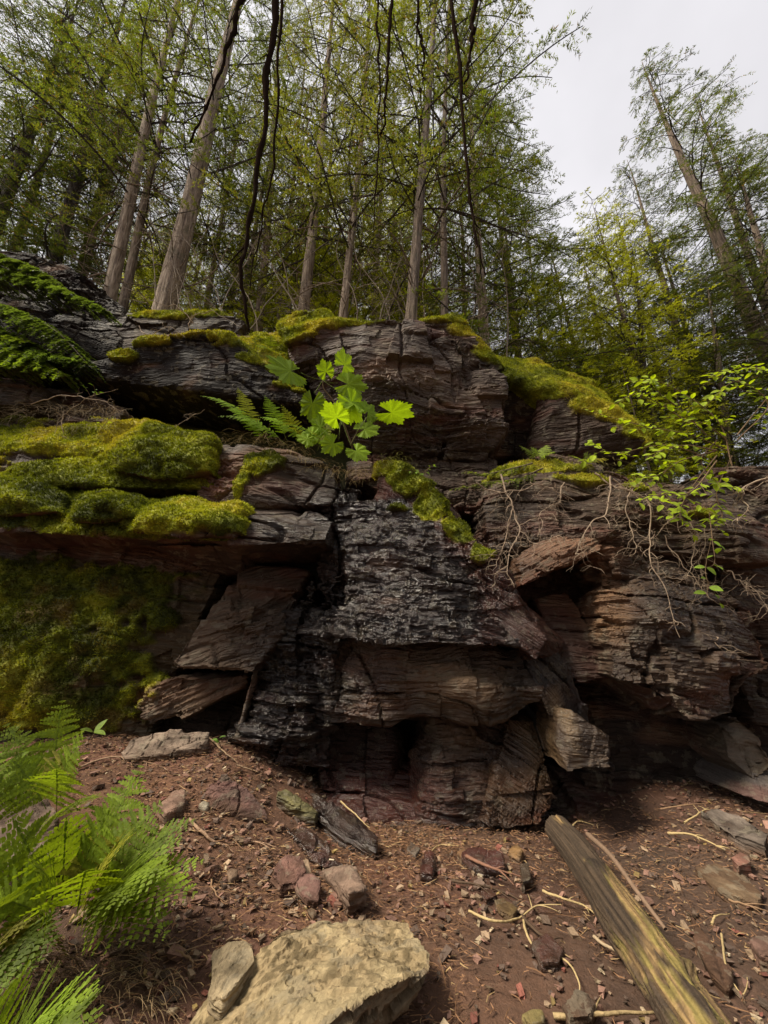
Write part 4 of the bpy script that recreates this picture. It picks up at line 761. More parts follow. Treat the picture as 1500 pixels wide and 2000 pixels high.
# ------------------------------------------------------------------ conifers
def crown_meshes(seed, H, h0, R0, nbr, leafL=.070, leafW=.017, dens=1.0, colr=None, droop=.35, name='conifer'):
    """limbs and needle sprays of one conifer standing at the origin"""
    rng = np.random.default_rng(seed); limbs = Soup(); LO = []; LD = []; LN = []; LC = []
    hs_ = np.sort(rng.uniform(0, 1, nbr))
    for k in range(nbr):
        f = hs_[k]; h = h0+(H-h0)*f
        az_ = k*2.4+rng.normal(0, .3); L = R0*((1-f)**.75*.9+.10)*rng.uniform(.55, 1.15)
        if rng.random() < .12: L *= .5
        rise = rng.uniform(.05, .4)*(.4+f); m = 12; t = np.linspace(0, 1, m)
        d = np.array([math.cos(az_), math.sin(az_), 0]); sd = np.array([-d[1], d[0], 0])
        pts = d*(L*t)[:, None]+sd*(L*.12*np.sin(t*2.5+rng.uniform(0, 6))*t)[:, None]; pts[:, 2] = h+L*(rise*t-droop*t*t*rng.uniform(.7, 1.6)+.10*t**4)
        tube(limbs, pts, .006+.018*(L/3)*(1-t)**.8, 4, cap=False)
        ntw = max(6, int(L*12*dens)); ts = np.sort(rng.uniform(.12, 1, ntw)); clump = rng.uniform(.35, 1.35)
        for q, tt in enumerate(ts):
            b = np.array([np.interp(tt, t, pts[:, i]) for i in range(3)])
            if tt < .35 and rng.random() < .6: continue
            side = 1 if q % 2 else -1; tl = (.16+.42*(1-tt))*min(1, L/2)*rng.uniform(.5, 1.3)+.10
            dd = d*rng.uniform(.5, 1.0)+sd*side*rng.uniform(.5, 1)+np.array([0, 0, rng.uniform(-.55, .15)]); dd /= np.linalg.norm(dd)
            if q % 2 == 0: tube(limbs, np.array([b, b+dd*tl*.5, b+dd*tl+np.array([0, 0, -.06*tl])]), [.004, .003, .0015], 3, cap=False)
            nl = int(tl/(leafL*.155)*clump)+3; s = rng.uniform(.1, 1.05, nl)
            o = b+dd*(tl*s)[:, None]+np.array([0, 0, -1])*(tl*.36*s*s)[:, None]
            nn = np.cross(dd, sd*side+np.array([0, 0, .3])); nn = np.array([0, 0, 1])+.35*rng.normal(0, 1, 3)
            pd = np.cross(dd, nn); pd /= np.linalg.norm(pd)+1e-9
            sg = rng.choice([-1, 1], nl)[:, None]
            ld = dd*rng.uniform(.3, 1, (nl, 1))+pd*sg*rng.uniform(.3, 1, (nl, 1))+rng.normal(0, .28, (nl, 3)); ld /= np.linalg.norm(ld, axis=1, keepdims=True)
            LO.append(o); LD.append(ld); LN.append(np.broadcast_to(nn, (nl, 3))+rng.normal(0, .55, (nl, 3)))
            LC.append(np.full(nl, rng.uniform(.55, 1.45)))
    o = np.concatenate(LO); d = np.concatenate(LD); nn = np.concatenate(LN); c = np.concatenate(LC); n = len(o)
    s = np.cross(d, nn); s /= np.linalg.norm(s, axis=1, keepdims=True)+1e-9
    L = leafL*rng.uniform(.5, 1.25, (n, 1)); W = leafW*rng.uniform(.45, 1.0, (n, 1))
    v = np.stack([o, o+d*L*.45+s*W*.5, o+d*L, o+d*L*.5-s*W*.5], 1).reshape(-1, 3)
    cr = np.array(colr if colr is not None else (.055, .072, .018))
    dead = (rng.random(n) < .05)[:, None]
    col = cr*c[:, None]*rng.uniform(.75, 1.25, (n, 1)); col = np.where(dead, np.array([.12, .075, .03]), col)
    F = np.arange(4*n).reshape(-1, 4)
    lv = np.concatenate(limbs.V); lf = np.concatenate(limbs.F); F = F+len(lv)
    cc = np.concatenate([np.full((len(lv), 3), .04), np.repeat(col, 4, 0)])
    a = mesh_np('crown', np.concatenate([lv, v]), np.concatenate([lf, F]), [BARK_DARK, NEEDLE], None, False, attrs={'albedo': ('FLOAT_COLOR', cc)},
                mi=np.concatenate([np.zeros(len(lf)), np.ones(len(F))]), link=False)
    ma = a.data; bpy.data.objects.remove(a); return ma
def trunk_mesh(seed, H, r, mat, bend=.15, flare=.6, sides=26, rings=150, ndead=0, hdead=7):
    rng = np.random.default_rng(seed); z = np.linspace(-.6, 1, rings); z = np.where(z < 0, z*.5, z)*H
    z = np.sort(np.concatenate([np.linspace(-3.0, 0, 14), np.linspace(.05, H*.55, rings), np.linspace(H*.56, H, 30)]))
    rr = r*np.clip(1-np.clip(z, 0, H)/H, 0.02, 1)**.8*(1+flare*np.exp(-np.clip(z, 0, 99)/.45))
    cx = bend*fbm(z*.12, z*0+seed, z*0, 2, 601); cy = bend*fbm(z*.12, z*0+seed, z*0+4, 2, 602); cx -= np.interp(0, z, cx); cy -= np.interp(0, z, cy)
    th = np.linspace(0, 2*math.pi, sides, endpoint=False); TH, Z = np.meshgrid(th, z)
    fr = fbm(np.cos(TH)*4, np.sin(TH)*4, Z*.7+seed, 4, 603); lob = fbm(np.cos(TH)*1.3, np.sin(TH)*1.3, Z*.25+seed, 2, 604)
    RR = rr[:, None]*(1+.13*lob+.16*fr)
    V = np.stack([cx[:, None]+RR*np.cos(TH), cy[:, None]+RR*np.sin(TH), Z], -1).reshape(-1, 3)
    m = len(z); i = np.arange(m-1)[:, None]*sides; j = np.arange(sides)[None, :]; j2 = (j+1) % sides
    F = np.stack([i+j, i+j2, i+sides+j2, i+sides+j], -1).reshape(-1, 4)
    s = Soup(); s.add(V, F)
    for k in range(ndead):
        h = rng.uniform(.8, hdead); a = rng.uniform(0, 6.28); L = rng.uniform(.4, 2.2); t = np.linspace(0, 1, 9)
        d = np.array([math.cos(a), math.sin(a), 0]); sd = np.array([-d[1], d[0], 0])
        p = d*(L*t)[:, None]+sd*(.15*L*np.sin(3*t+a))[:, None]; p[:, 2] = h+L*(.1*t-.45*t*t)*rng.uniform(-.2, 1.5)
        tube(s, p, .012*(1-t*.85)*(.5+L/2), 4, cap=False)
        for q in range(rng.integers(3, 8)):
            i = rng.integers(2, 8); dd = d*.6+sd*rng.choice([-1, 1])+np.array([0, 0, rng.uniform(-.6, .3)]); l = rng.uniform(.12, .5)
            tt = np.linspace(0, 1, 4)[:, None]; tube(s, p[i]+dd*tt*l+np.array([0, 0, -.15])*tt*tt*l, .004*(1-.6*tt[:, 0]), 3, cap=False)
    o = mesh_np('trunk', np.concatenate(s.V), np.concatenate(s.F), mat, None, True, link=False); me = o.data; bpy.data.objects.remove(o); return me
GREEN = (.075, .102, .020); YELG = (.24, .27, .030); DARKG = (.045, .062, .016); OLIVE = (.090, .105, .024)
CR = [crown_meshes(1, 22, 4.2, 3.0, 110, colr=GREEN), crown_meshes(2, 20, 3.4, 2.6, 105, colr=OLIVE), crown_meshes(3, 15, 3.4, 2.6, 110, colr=YELG, leafL=.085, leafW=.026),
      crown_meshes(4, 16, .6, 3.0, 150, colr=DARKG, dens=1.25, droop=.5), crown_meshes(5, 18, 1.6, 3.2, 150, colr=GREEN, dens=1.15), crown_meshes(6, 10, .4, 2.0, 90, colr=(.30, .34, .035))]
CRH = [22, 20, 15, 16, 18, 10]
def child(name, me, parent, scale=None):
    o = bpy.data.objects.new(name, me); COL.objects.link(o); o.parent = parent
    if scale: o.scale = scale
    return o
def conifer(label, a, b, r, crown, mat, dead=None, H=None, rot=None, group=None, tm=None, bend=.15, cz=1.0, cr=1.0, seed=0, name='conifer'):
    """tree whose trunk runs through the two places a and b"""
    a = np.array(a, float); b = np.array(b, float); ax = (b-a)/np.linalg.norm(b-a)
    for _ in range(40):
        hgt = float(hill_h(a[0:1], np.maximum(a[1:2], 5.3))[0])
        if a[1] < 4.5: hgt = gh1(a[0], a[1])
        a = a+ax*(hgt-.05-a[2])/ax[2]*.7
    root = empty(name, tuple(a), label, 'tree', group)
    H = H or CRH[crown]
    q = Vector((0, 0, 1)).rotation_difference(Vector(ax)); root.rotation_mode = 'QUATERNION'
    root.rotation_quaternion = q @ Quaternion((0, 0, 1), rot if rot is not None else seed*1.7)
    child('trunk', tm or trunk_mesh(seed+10, H, r, mat, bend, ndead=0 if dead is None else 26, hdead=6.5), root, (H/15, H/15, H/15) if tm else None)
    s = (cr, cr, H/CRH[crown]*cz)
    child('crown', CR[crown], root, s)
    return root
def two(px, py, Y, tx, ty=0, Y2=None): return PN(px, py, Y), PN(tx, ty, Y2 or Y)
conifer('tall pale trunk at the left of the ledge, front one of a close pair', *two(212, 590, 5.9, 352), .125, 0, BARK_PALE, 0, seed=1)
conifer('slimmer pale trunk close behind the front one of the leaning pair', *two(250, 560, 6.5, 388), .10, 1, BARK_PALE, 1, seed=2)
conifer('thickest pale trunk on the ledge, standing above the arched overhang', *two(322, 600, 5.9, 468), .215, 0, BARK_PALE, 0, seed=3, H=26)
conifer('pale grey trunk with furrowed bark just left of the moss boulder', *two(592, 612, 6.0, 650), .125, 1, BARK_PALE, 1, seed=4)
conifer('slender trunk with shaggy reddish bark between the moss boulder and the middle trunk', *two(668, 620, 5.7, 722), .085, 1, BARK_PALE, 0, seed=5)
conifer('straight brown trunk rising from the middle of the massive mossy block', *two(801, 622, 4.85, 840), .095, 1, BARK_MID, 0, seed=6)
conifer('thin dark reddish trunk right of the straight middle one, by the stepped rocks', *two(869, 620, 5.3, 880), .07, 0, BARK_MID, 1, seed=7)
conifer('pale trunk behind the right end of the upper block, partly behind hanging branches', *two(948, 690, 7.2, 902), .13, 4, BARK_PALE, 1, seed=8)
conifer('pale trunk seen behind the mossy slope, left of the furrowed one', *two(505, 620, 7.6, 552), .12, 0, BARK_PALE, 1, seed=9)
conifer('big dark conifer at the right with its top leaning left against the sky', *two(1462, 600, 8.5, 1212), .26, 3, BARK_MID, 1, seed=10, H=19.5, cr=1.3)
conifer('second dark conifer at the right edge, its thin top against the sky', *two(1490, 560, 9.5, 1296), .19, 4, BARK_MID, 1, seed=11, H=19, cr=1.1)
conifer('small crooked conifer with dark trunk standing beyond the moss blanket', *two(1235, 700, 8.0, 1195, 430), .12, 5, BARK_DARK, 2, seed=12, H=9, bend=.5)
conifer('dense dark cedar filling the top left corner', *two(112, 480, 7.0, 240), .17, 3, BARK_DARK, 2, seed=13, H=18, cr=1.15)
conifer('dark cedar at the left edge with low drooping boughs', *two(-60, 560, 6.4, 140), .2, 3, BARK_DARK, 2, seed=14, H=15, cr=1.1)
conifer('bushy dark conifer at the right edge rising behind the leafy shrub', *two(1560, 760, 7.5, 1400, 200), .2, 3, BARK_MID, 2, seed=15, H=12)
conifer('dark conifer between the small crooked one and the big dark one', *two(1350, 640, 10.5, 1250, 330), .17, 4, BARK_MID, 2, seed=16, H=12.5, cr=1.1)
conifer('short dense dark conifer low at the right, behind the bright shrub leaves', *two(1410, 780, 8.0, 1340, 300), .12, 3, BARK_MID, 2, seed=17, H=7.5, cr=.8)
conifer('dark cedar in the second row at the top left, behind the dense one', *two(30, 480, 8.6, 195), .15, 3, BARK_DARK, 2, seed=18, H=19, cr=1.1)
conifer('dark cedar with wide boughs just left of the leaning pale pair', *two(165, 520, 9.5, 305), .15, 3, BARK_DARK, 2, seed=19, H=20, cr=1.0)
conifer('tall slim conifer at the left edge of the open sky, its boughs reaching right', *two(1010, 660, 8.6, 930, 100), .12, 4, BARK_MID, 2, seed=40, H=17, cr=.95)
conifer('shorter full conifer below the open sky, behind the moss blanket', *two(1120, 700, 10, 1030, 330), .12, 4, BARK_MID, 2, seed=41, H=11.5, cr=.9)
conifer('full conifer left of the big dark one, its top under the open sky', *two(1330, 680, 9.6, 1190, 220), .16, 3, BARK_MID, 2, seed=42, H=15, cr=1.0)
rngT = np.random.default_rng(77)
for i, (px, Y, tx, lab) in enumerate([(405, 8.5, 520, 'thin pale trunk standing just right of the thickest pale trunk'), (455, 9.5, 560, 'thin pale trunk right of the longest hanging branch'), (545, 8.0, 600, 'slim brown trunk left of the furrowed grey trunk'), (632, 9.0, 672, 'thin straight trunk between the furrowed and the shaggy ones'),
       (730, 8.2, 748, 'thin grey trunk behind the double hanging strand'), (765, 9.8, 770, 'faint thin trunk left of the straight middle trunk'), (910, 9.0, 880, 'thin trunk just left of the pale right one'), (1000, 10, 930, 'slim leaning trunk right of the pale right one'), (1050, 11, 960, 'thin trunk rising behind the top of the moss blanket'), (150, 8.0, 310, 'slim brown trunk left of the leaning pale pair')]):
    conifer(lab, *two(px, 600, Y, tx), .085, int([0, 1][i % 2]), [BARK_PALE, BARK_MID][i % 2], 0, seed=30+i, H=17+i % 4, cr=.7)
TM = [trunk_mesh(90+i, 15, .13, [BARK_PALE, BARK_MID][i % 2], .3, sides=12, rings=40, ndead=14, hdead=4) for i in range(3)]
def bgtree(x, y, crown, H, lab, grp, cr=1.0, tilt=0):
    a = np.array([x, y, float(hill_h(np.array([x]), np.array([y]))[0])-.1])
    ax = np.array([rngT.normal(0, .02)+tilt, rngT.normal(0, .02), 1.0])
    return conifer(lab, a, a+ax, .13, crown, None, None if rngT.random() < .4 else 2, H=H, rot=rngT.uniform(0, 6), group=grp, tm=TM[rngT.integers(3)], cr=cr)
n_ = 0
for k in range(400):
    if n_ >= 36: break
    y = rngT.uniform(7.8, 25); x = rngT.uniform(-1.0, 1.0)*y*.95
    gap = .28 < x/y < .52                       # lower trees where the sky shows
    x0 = x/y
    if x0 > .28:
        if x0 > .9: continue
        H = (rngT.uniform(6, 9) if gap else rngT.uniform(8, 13))+y*.1; cr_ = .9
    else:
        H = rngT.uniform(10, 17)+y*.12; cr_ = rngT.uniform(.75, 1.1)
    bgtree(x, y, int(rngT.choice([2, 5, 2, 5, 4])), H, 'slender yellow green conifer in the bright forest beyond the cliff top', 'background conifers on the hillside', cr_)
    n_ += 1
for x, y, H in [(2.9, 7.5, 4.5), (4.1, 8.2, 5.2), (3.4, 9.5, 6.0), (5.3, 8.8, 6.5), (6.2, 8.0, 6.5), (4.9, 10.5, 7), (2.3, 8.6, 5.5), (7.3, 9.5, 7.5), (3.9, 7.0, 3.4), (5.2, 6.9, 4.2), (3.0, 11, 7.5), (4.4, 13, 9), (5.9, 12, 9.0), (4.8, 7.6, 3.8), (6.6, 7.2, 4.4), (3.6, 15, 10), (5.4, 16, 11)]:
    bgtree(x, y, int(rngT.choice([5, 2])), H, 'low young conifer filling the gap on the slope beyond the moss blanket', 'young conifers on the right slope', .62)

for k in range(18):
    y = rngT.uniform(7.6, 13); x = rngT.uniform(-.95, .30)*y
    bgtree(x, y, int(rngT.choice([5, 5, 2])), rngT.uniform(5.0, 7.5)+(y-7.6)*.35, 'young bright conifer', 'young bright conifers behind the trunks', .8)
LM = [(-999, 'left edge'), (262, 'leaning pale pair'), (360, 'thickest pale trunk'), (530, 'mossy slope trunk'), (605, 'furrowed grey trunk'), (690, 'shaggy reddish trunk'), (812, 'straight middle trunk'),
      (872, 'thin dark trunk'), (930, 'pale right trunk'), (1210, 'small crooked conifer'), (1400, 'big dark conifer'), (9999, 'right edge')]
NTH = ['nearest', 'second nearest', 'third nearest', 'fourth nearest', 'fifth nearest', 'sixth nearest', 'seventh nearest', 'eighth nearest', 'ninth nearest', 'tenth nearest', 'eleventh nearest', 'twelfth nearest', 'thirteenth nearest', 'fourteenth nearest', 'fifteenth nearest', 'sixteenth nearest', 'seventeenth nearest', 'eighteenth nearest', 'nineteenth nearest', 'twentieth nearest', 'twenty-first nearest', 'twenty-second nearest', 'twenty-third nearest', 'farthest']
def relabel(group, what):
    slots = {}
    for o in COL.objects:
        if o.get('group') == group:
            v = o.location; h = max(0.0, .9*v.y+CAMZ-v.z); d = v.y*CP+(v.z+h-CAMZ)*SP; px = 750+750*v.x/d
            k = max(i for i in range(len(LM)-1) if LM[i][0] <= px); slots.setdefault(k, []).append((v.y, o))
    for k, l in slots.items():
        l.sort(key=lambda q: q[0])
        for i, (_, o) in enumerate(l): o['label'] = '%s between the %s and the %s, %s' % (what, LM[k][1], LM[k+1][1], NTH[min(i, 23)])
relabel('background conifers on the hillside', 'slender background conifer'); relabel('young conifers on the right slope', 'low young conifer'); relabel('young bright conifers behind the trunks', 'young bright conifer')
# more forest behind and beside the viewer, unseen, added to shade the cliff
def shadetree(x, y, H, lab, crown=3, cr=1.1):
    a = np.array([x, y, float(ground_h(np.array([x]), np.array([y]))[0])-.1]); root = empty('conifer', tuple(a), lab, 'tree', 'unseen conifers added behind the viewer for shade')
    root.rotation_euler = (0, 0, rngT.uniform(0, 6)); child('trunk', TM[rngT.integers(3)], root, (H/15*1.3, H/15*1.3, H/15)); child('crown', CR[crown], root, (cr, cr, H/CRH[crown]))
for x, y, H in [(-1.5, -5.5, 17), (2.5, -4.5, 16), (6, -3, 15), (8.8, .5, 14), (-4, -9, 18), (1, -9.5, 18), (6, -8, 18), (10, -5, 17), (-14, -4, 17), (-13, -9, 18), (-6, -13, 20), (-1, -14, 20), (4, -13, 20), (9, -12, 20), (14, -8, 18), (13, -2, 16), (3.5, -8, 19), (-2.5, -9, 19), (0.5, -6, 18), (-16, 4, 16)]:
    shadetree(x, y, H, 'dense dark conifer added unseen behind the viewer to shade the cliff')

# ------------------------------------------------------------------ hanging dark branches, close to the camera
def hanging(label, pts, Y, r, seed):
    rng = np.random.default_rng(seed); s = Soup(); p = [PN(px, py, Y+.10*i) for i, (px, py) in enumerate(pts)]
    c = spline(p, 80); k = np.linspace(0, 1, 80)
    c += np.stack([fbm(k*14, k*0+seed, k*0, 3, 7), fbm(k*14, k*0+seed, k*0+5, 3, 8), k*0], -1)*.045
    dk = (.018, .012, .009); r = r*1.9; tube(s, c, r*(1.15-.8*k)*(1+.25*noise3(k*30, k*0+seed, k*0, 9)), 8, .12, rng, dk)
    for _ in range(9):
        i = rng.integers(6, 74); d = c[min(i+3, 79)]-c[i-3]; d /= np.linalg.norm(d); a = rng.uniform(0, 6.28); sd = np.array([math.cos(a), math.sin(a)*.5, 0]); L = rng.uniform(.08, .35)
        tt = np.linspace(0, 1, 8)[:, None]; tube(s, c[i]+(sd*.7+d*.7)*tt*L+d*tt*tt*L*.4, r*.3*(1-.7*tt[:, 0]), 4, .1, rng, dk)
    tag(s.build('hanging_branch', DARKWOOD, None, True, tuple(c[0])), label, 'branch', 'bare dark branches hanging from above')
hanging('dark bare branch slanting down left and ending above the fat pale trunk', [(500, -90), (466, 20), (440, 100), (405, 200), (372, 275)], 2.6, .016, 1)
hanging('longest thick dark branch hanging down to the ledge, left of the middle', [(548, -120), (535, 30), (520, 150), (512, 260), (496, 380), (480, 480), (474, 560), (482, 640)], 2.7, .021, 2)
hanging('thin dark branch hanging just right of the longest thick one', [(556, -100), (547, 40), (541, 200), (530, 340), (505, 450), (490, 560)], 2.9, .010, 3)
hanging('thin double strand hanging down in the middle to the ledge', [(740, -100), (737, 40), (742, 150), (737, 300), (732, 450)], 3.0, .010, 4)
hanging('dark strand hanging beside the thin double one in the middle', [(768, -100), (762, 60), (755, 180), (748, 240), (742, 270)], 2.8, .012, 5)
hanging('long dark branch hanging right of the middle trunk, curving out at its end', [(878, -100), (884, 40), (897, 130), (905, 260), (915, 380), (935, 480), (950, 540)], 2.8, .014, 6)
hanging('short thick dark branch end hanging at the top, right of the long one', [(932, -120), (925, 20), (919, 90), (911, 162)], 2.6, .018, 7)
hanging('thin dark branch crossing the straight middle trunk near the top', [(822, -100), (815, 30), (826, 100), (822, 170)], 2.9, .010, 8)

# ------------------------------------------------------------------ conifer boughs reaching in from the left
def bough(label, pts, Y, seed, leafL=.07, col=(.05, .075, .018), wd=1.05, group=None, name='conifer_bough', dy=-.05):
    rng = np.random.default_rng(seed); s = Soup(); lf = Soup(); p = [PN(px, py, Y+dy*i) for i, (px, py) in enumerate(pts)]
    c = spline(p, 50); k = np.linspace(0, 1, 50); tot = np.linalg.norm(np.diff(c, axis=0), axis=1).sum()
    tube(s, c, .009*(1.1-.85*k), 6, .1, rng, (.11, .08, .05)); nt_ = int(tot*64)
    for q in range(nt_):
        f = rng.uniform(.08, .98); i = min(47, int(f*49)); d = c[i+2]-c[i]; d /= np.linalg.norm(d); up = np.array([0, -.35, 1.])
        sd = np.cross(d, up); sd /= np.linalg.norm(sd); L = wd*(1-f*.75)*rng.uniform(.4, 1.0)
        dd = d*.75+sd*(1 if q % 2 else -1)*.8+np.array([0, 0, rng.uniform(-.4, .05)]); dd /= np.linalg.norm(dd)
        tt = np.linspace(0, 1, 6)[:, None]; tw = c[i]+dd*tt*L+np.array([0, 0, -.25])*tt*tt*L
        tube(s, tw, .003*(1-.6*tt[:, 0]), 3, 0, rng, (.12, .085, .05))
        m = int(L/.006); a = rng.uniform(.1, 1, m)[:, None]; o = c[i]+dd*a*L+np.array([0, 0, -.25])*a*a*L
        pd = np.cross(dd, up); pd /= np.linalg.norm(pd); sg = rng.choice([-1, 1], m)[:, None]
        ld = dd*.7+pd*sg*.8+rng.normal(0, .2, (m, 3)); ld /= np.linalg.norm(ld, axis=1, keepdims=True)
        ws = np.cross(ld, up+rng.normal(0, .3, (m, 3))); ws /= np.linalg.norm(ws, axis=1, keepdims=True); l = leafL*rng.uniform(.5, 1.1, (m, 1))*(1.1-.6*a); w_ = leafL*.15
        v = np.stack([o, o+ld*l*.5+ws*w_, o+ld*l, o+ld*l*.5-ws*w_], 1).reshape(-1, 3)
        cc = np.array(col)*rng.uniform(.6, 1.5)*rng.uniform(.8, 1.2, (m, 1)); lf.add(v, np.arange(4*m).reshape(-1, 4), np.repeat(cc, 4, 0))
    e = empty(name, tuple(c[0]), label, 'branch', group)
    for nm, so_, mt in (('twigs', s, TWIG), ('needles', lf, NEEDLE)):
        o = so_.build(nm, mt, None, False, tuple(c[0])); o.location = (0, 0, 0); o.parent = e
bough('dark needled bough reaching in at the left, highest of the group', [(-160, 480), (-20, 520), (110, 560), (215, 610)], 4.4, 21, col=(.050, .080, .020))
bough('dark needled bough drooping in front of the steep dark boulder', [(-160, 560), (-10, 590), (100, 640), (180, 720)], 4.2, 22, col=(.050, .080, .020))
bough('brighter green bough hanging lowest at the left edge', [(-160, 640), (-40, 655), (50, 690), (130, 735)], 4.0, 23, col=(.085, .13, .02))
bough('small bough tip at the left edge between the dark ones', [(-150, 600), (-60, 620), (0, 650), (60, 670)], 4.1, 24, col=(.08, .12, .02))
bough('small bough crossing the left edge above the lowest one', [(-160, 700), (-80, 690), (-10, 705), (50, 715)], 3.9, 25, col=(.09, .14, .02))
bough('dark bough spreading over the middle of the steep dark boulder', [(-140, 600), (0, 640), (90, 690), (150, 705)], 4.1, 31, col=(.045, .075, .02))
bough('dark bough hanging in front of the upper end of the steep dark boulder', [(-140, 440), (0, 500), (80, 530), (130, 570)], 4.5, 32, col=(.045, .07, .018))
bough('grey green hemlock sprig sticking out left of the root covered ledge', [(1060, 915), (1010, 935), (950, 942), (880, 955)], 3.6, 26, .045, (.10, .13, .04), .26)
bough('second hemlock sprig just above, over the dark gap', [(1040, 905), (1000, 915), (950, 925), (905, 920)], 3.65, 27, .045, (.10, .13, .04), .2)

# ------------------------------------------------------------------ ferns
def frond(parent, base, tip, width, arch, rng, col, nseg=17, loc=None, stem=.12, side=None):
    width = width*1.35; base = np.array(base); tip = np.array(tip); L = np.linalg.norm(tip-base); nseg = int(np.clip(L/.034, 11, 22)); spc = L*(1-stem)/nseg
    t = np.linspace(0, 1, 60)[:, None]; c = base+(tip-base)*t+np.array([0, 0, 1.])*arch*L*4*t*(1-t)*.5+np.array([0, -1., 0])*arch*L*.5*t*(1-t)
    s = Soup(); tube(s, c, (.0032*(1.1-t[:, 0]))*max(.6, L), 4, 0, rng, (.16, .20, .04))
    view = np.array([0, 0, CAMZ])-c.mean(axis=0); view /= np.linalg.norm(view)
    upv = np.array([0, 0, 1.])*.75+view*.55 if side is None else np.array(side)
    V = []; F = []; Cc = []; n = 0
    for i in range(nseg):
        f = stem+(1-stem)*(i+.5)/nseg; k = int(f*58); d = c[k+1]-c[k]; d /= np.linalg.norm(d); pd = np.cross(d, upv); pd /= np.linalg.norm(pd)
        ff = (f-stem)/(1-stem); pl = width*(math.sin(math.pi*min(1, ff*1.35+.18)) if ff < .3 else (1-ff)**.85*1.12)*.5
        pl = width*.5*np.interp(ff, [0, .12, .3, .6, .85, 1], [.55, .85, 1, .68, .3, .04])
        for sg in (-1, 1):
            dd = pd*sg+d*.42+np.array([0, 0, -.12])+rng.normal(0, .08, 3); dd /= np.linalg.norm(dd); l = pl*rng.uniform(.82, 1.1)
            nl = max(4, int(l/.012)); nl = min(nl, 11); a = np.linspace(.03, .97, nl); lob = .50*spc*min(1, l/.06)*(1-a)**.5+.002
            lob = lob*rng.uniform(.85, 1.1, nl); bb = c[k]+dd*(l*a)[:, None]+np.array([0, 0, -1.])*(.16*l*a*a)[:, None]
            nrm = np.cross(dd, d); nrm /= np.linalg.norm(nrm)+1e-9; w_ = np.cross(nrm, dd); step = l/nl
            for s2 in (-1, 1):
                o1 = bb-dd*step*.6; o2 = bb+dd*step*.5; tp = bb+w_*s2*lob[:, None]*1.0+dd*step*.55+nrm*(rng.normal(0, .12, (nl, 1))*lob[:, None]); md = bb+w_*s2*lob[:, None]*.8-dd*step*.3
                v = np.stack([o1, o2, tp, md], 1).reshape(-1, 3); V.append(v); F.append(np.arange(4*nl).reshape(-1, 4)+n); n += 4*nl
                Cc.append(np.repeat(np.array(col)*rng.uniform(.75, 1.25)*rng.uniform(.9, 1.1, (nl, 1)), 4, 0))
    V = np.concatenate(V); F = np.concatenate(F); Cc = np.concatenate(Cc); s.add(V, F, Cc)
    o = s.build('frond', LEAF, None, False, loc); o.location = (0, 0, 0); o.parent = parent
    return o
FC = (.19, .24, .020)
def fern(label, base, fr, col=FC, seed=0, group=None, hz=.35):
    """fr: (tip px, tip py, tip distance, frond width, arch)"""
    rng = np.random.default_rng(seed); e = empty('fern', tuple(base), label, 'fern', group)
    for (bx, by, Yb, px, py, Y, w_, ar) in fr:
        b = np.array(base)+rng.normal(0, .015, 3) if bx is None else PN(bx, by, Yb)
        frond(e, b, PN(px, py, Y), w_, ar, rng, np.array(col)*rng.uniform(.6, 1.25)*(np.array([1.25, .85, 1]) if rng.random() < .12 else 1), loc=tuple(base), nseg=int(12+w_*22))
    return e
_ = None
b1 = G(60, 1660, .02)+np.array([0, .1, 0])
fern('fern with tall upright fronds standing at the left against the mossy wall', b1, [(95, 1560, 2.5, 122, 1362, 2.55, .26, .05), (90, 1570, 2.5, 10, 1410, 2.5, .26, .1), (80, 1570, 2.4, -60, 1450, 2.4, .26, .1),
    (100, 1560, 2.4, 168, 1420, 2.3, .18, .1), (60, 1600, 2.35, -40, 1530, 2.2, .26, .15), (90, 1580, 2.35, 20, 1480, 2.25, .24, .12), (110, 1590, 2.35, 110, 1500, 2.1, .24, .2), (60, 1580, 2.35, 150, 1450, 2.45, .22, .1), (100, 1610, 2.3, 190, 1560, 2.0, .2, .15)], (.15, .215, .020), 41)
b2 = G(150, 1790, .02)
fern('largest fern with many spreading bright fronds left of the gravel', b2, [(150, 1760, 1.95, 280, 1488, 2.2, .22, .1), (160, 1760, 1.9, 322, 1560, 2.0, .24, .1), (170, 1760, 1.9, 360, 1640, 1.9, .22, .15), (170, 1780, 1.9, 405, 1680, 1.9, .17, .15),
    (160, 1780, 1.85, 335, 1700, 1.7, .22, .2), (130, 1760, 1.9, 230, 1555, 1.85, .26, .1), (120, 1760, 1.9, 130, 1590, 1.8, .26, .1), (100, 1770, 1.9, 20, 1590, 1.8, .28, .1), (100, 1790, 1.85, -70, 1650, 1.75, .28, .15),
    (100, 1800, 1.8, -40, 1760, 1.65, .26, .2), (110, 1800, 1.8, 30, 1850, 1.6, .24, .3), (170, 1780, 1.8, 255, 1765, 1.6, .16, .25), (180, 1800, 1.85, 335, 1835, 1.7, .2, .35), (150, 1790, 1.8, 170, 1700, 1.6, .24, .25), (120, 1780, 1.8, 60, 1690, 1.6, .26, .25), (170, 1770, 1.9, 385, 1600, 1.95, .2, .18), (170, 1790, 1.85, 390, 1750, 1.75, .2, .3), (150, 1770, 1.85, 250, 1640, 1.75, .26, .2), (160, 1780, 1.8, 300, 1720, 1.75, .24, .2), (140, 1770, 1.85, 190, 1610, 1.95, .24, .1)], (.165, .235, .018), 42)
b3 = G(-60, 1900, .02)
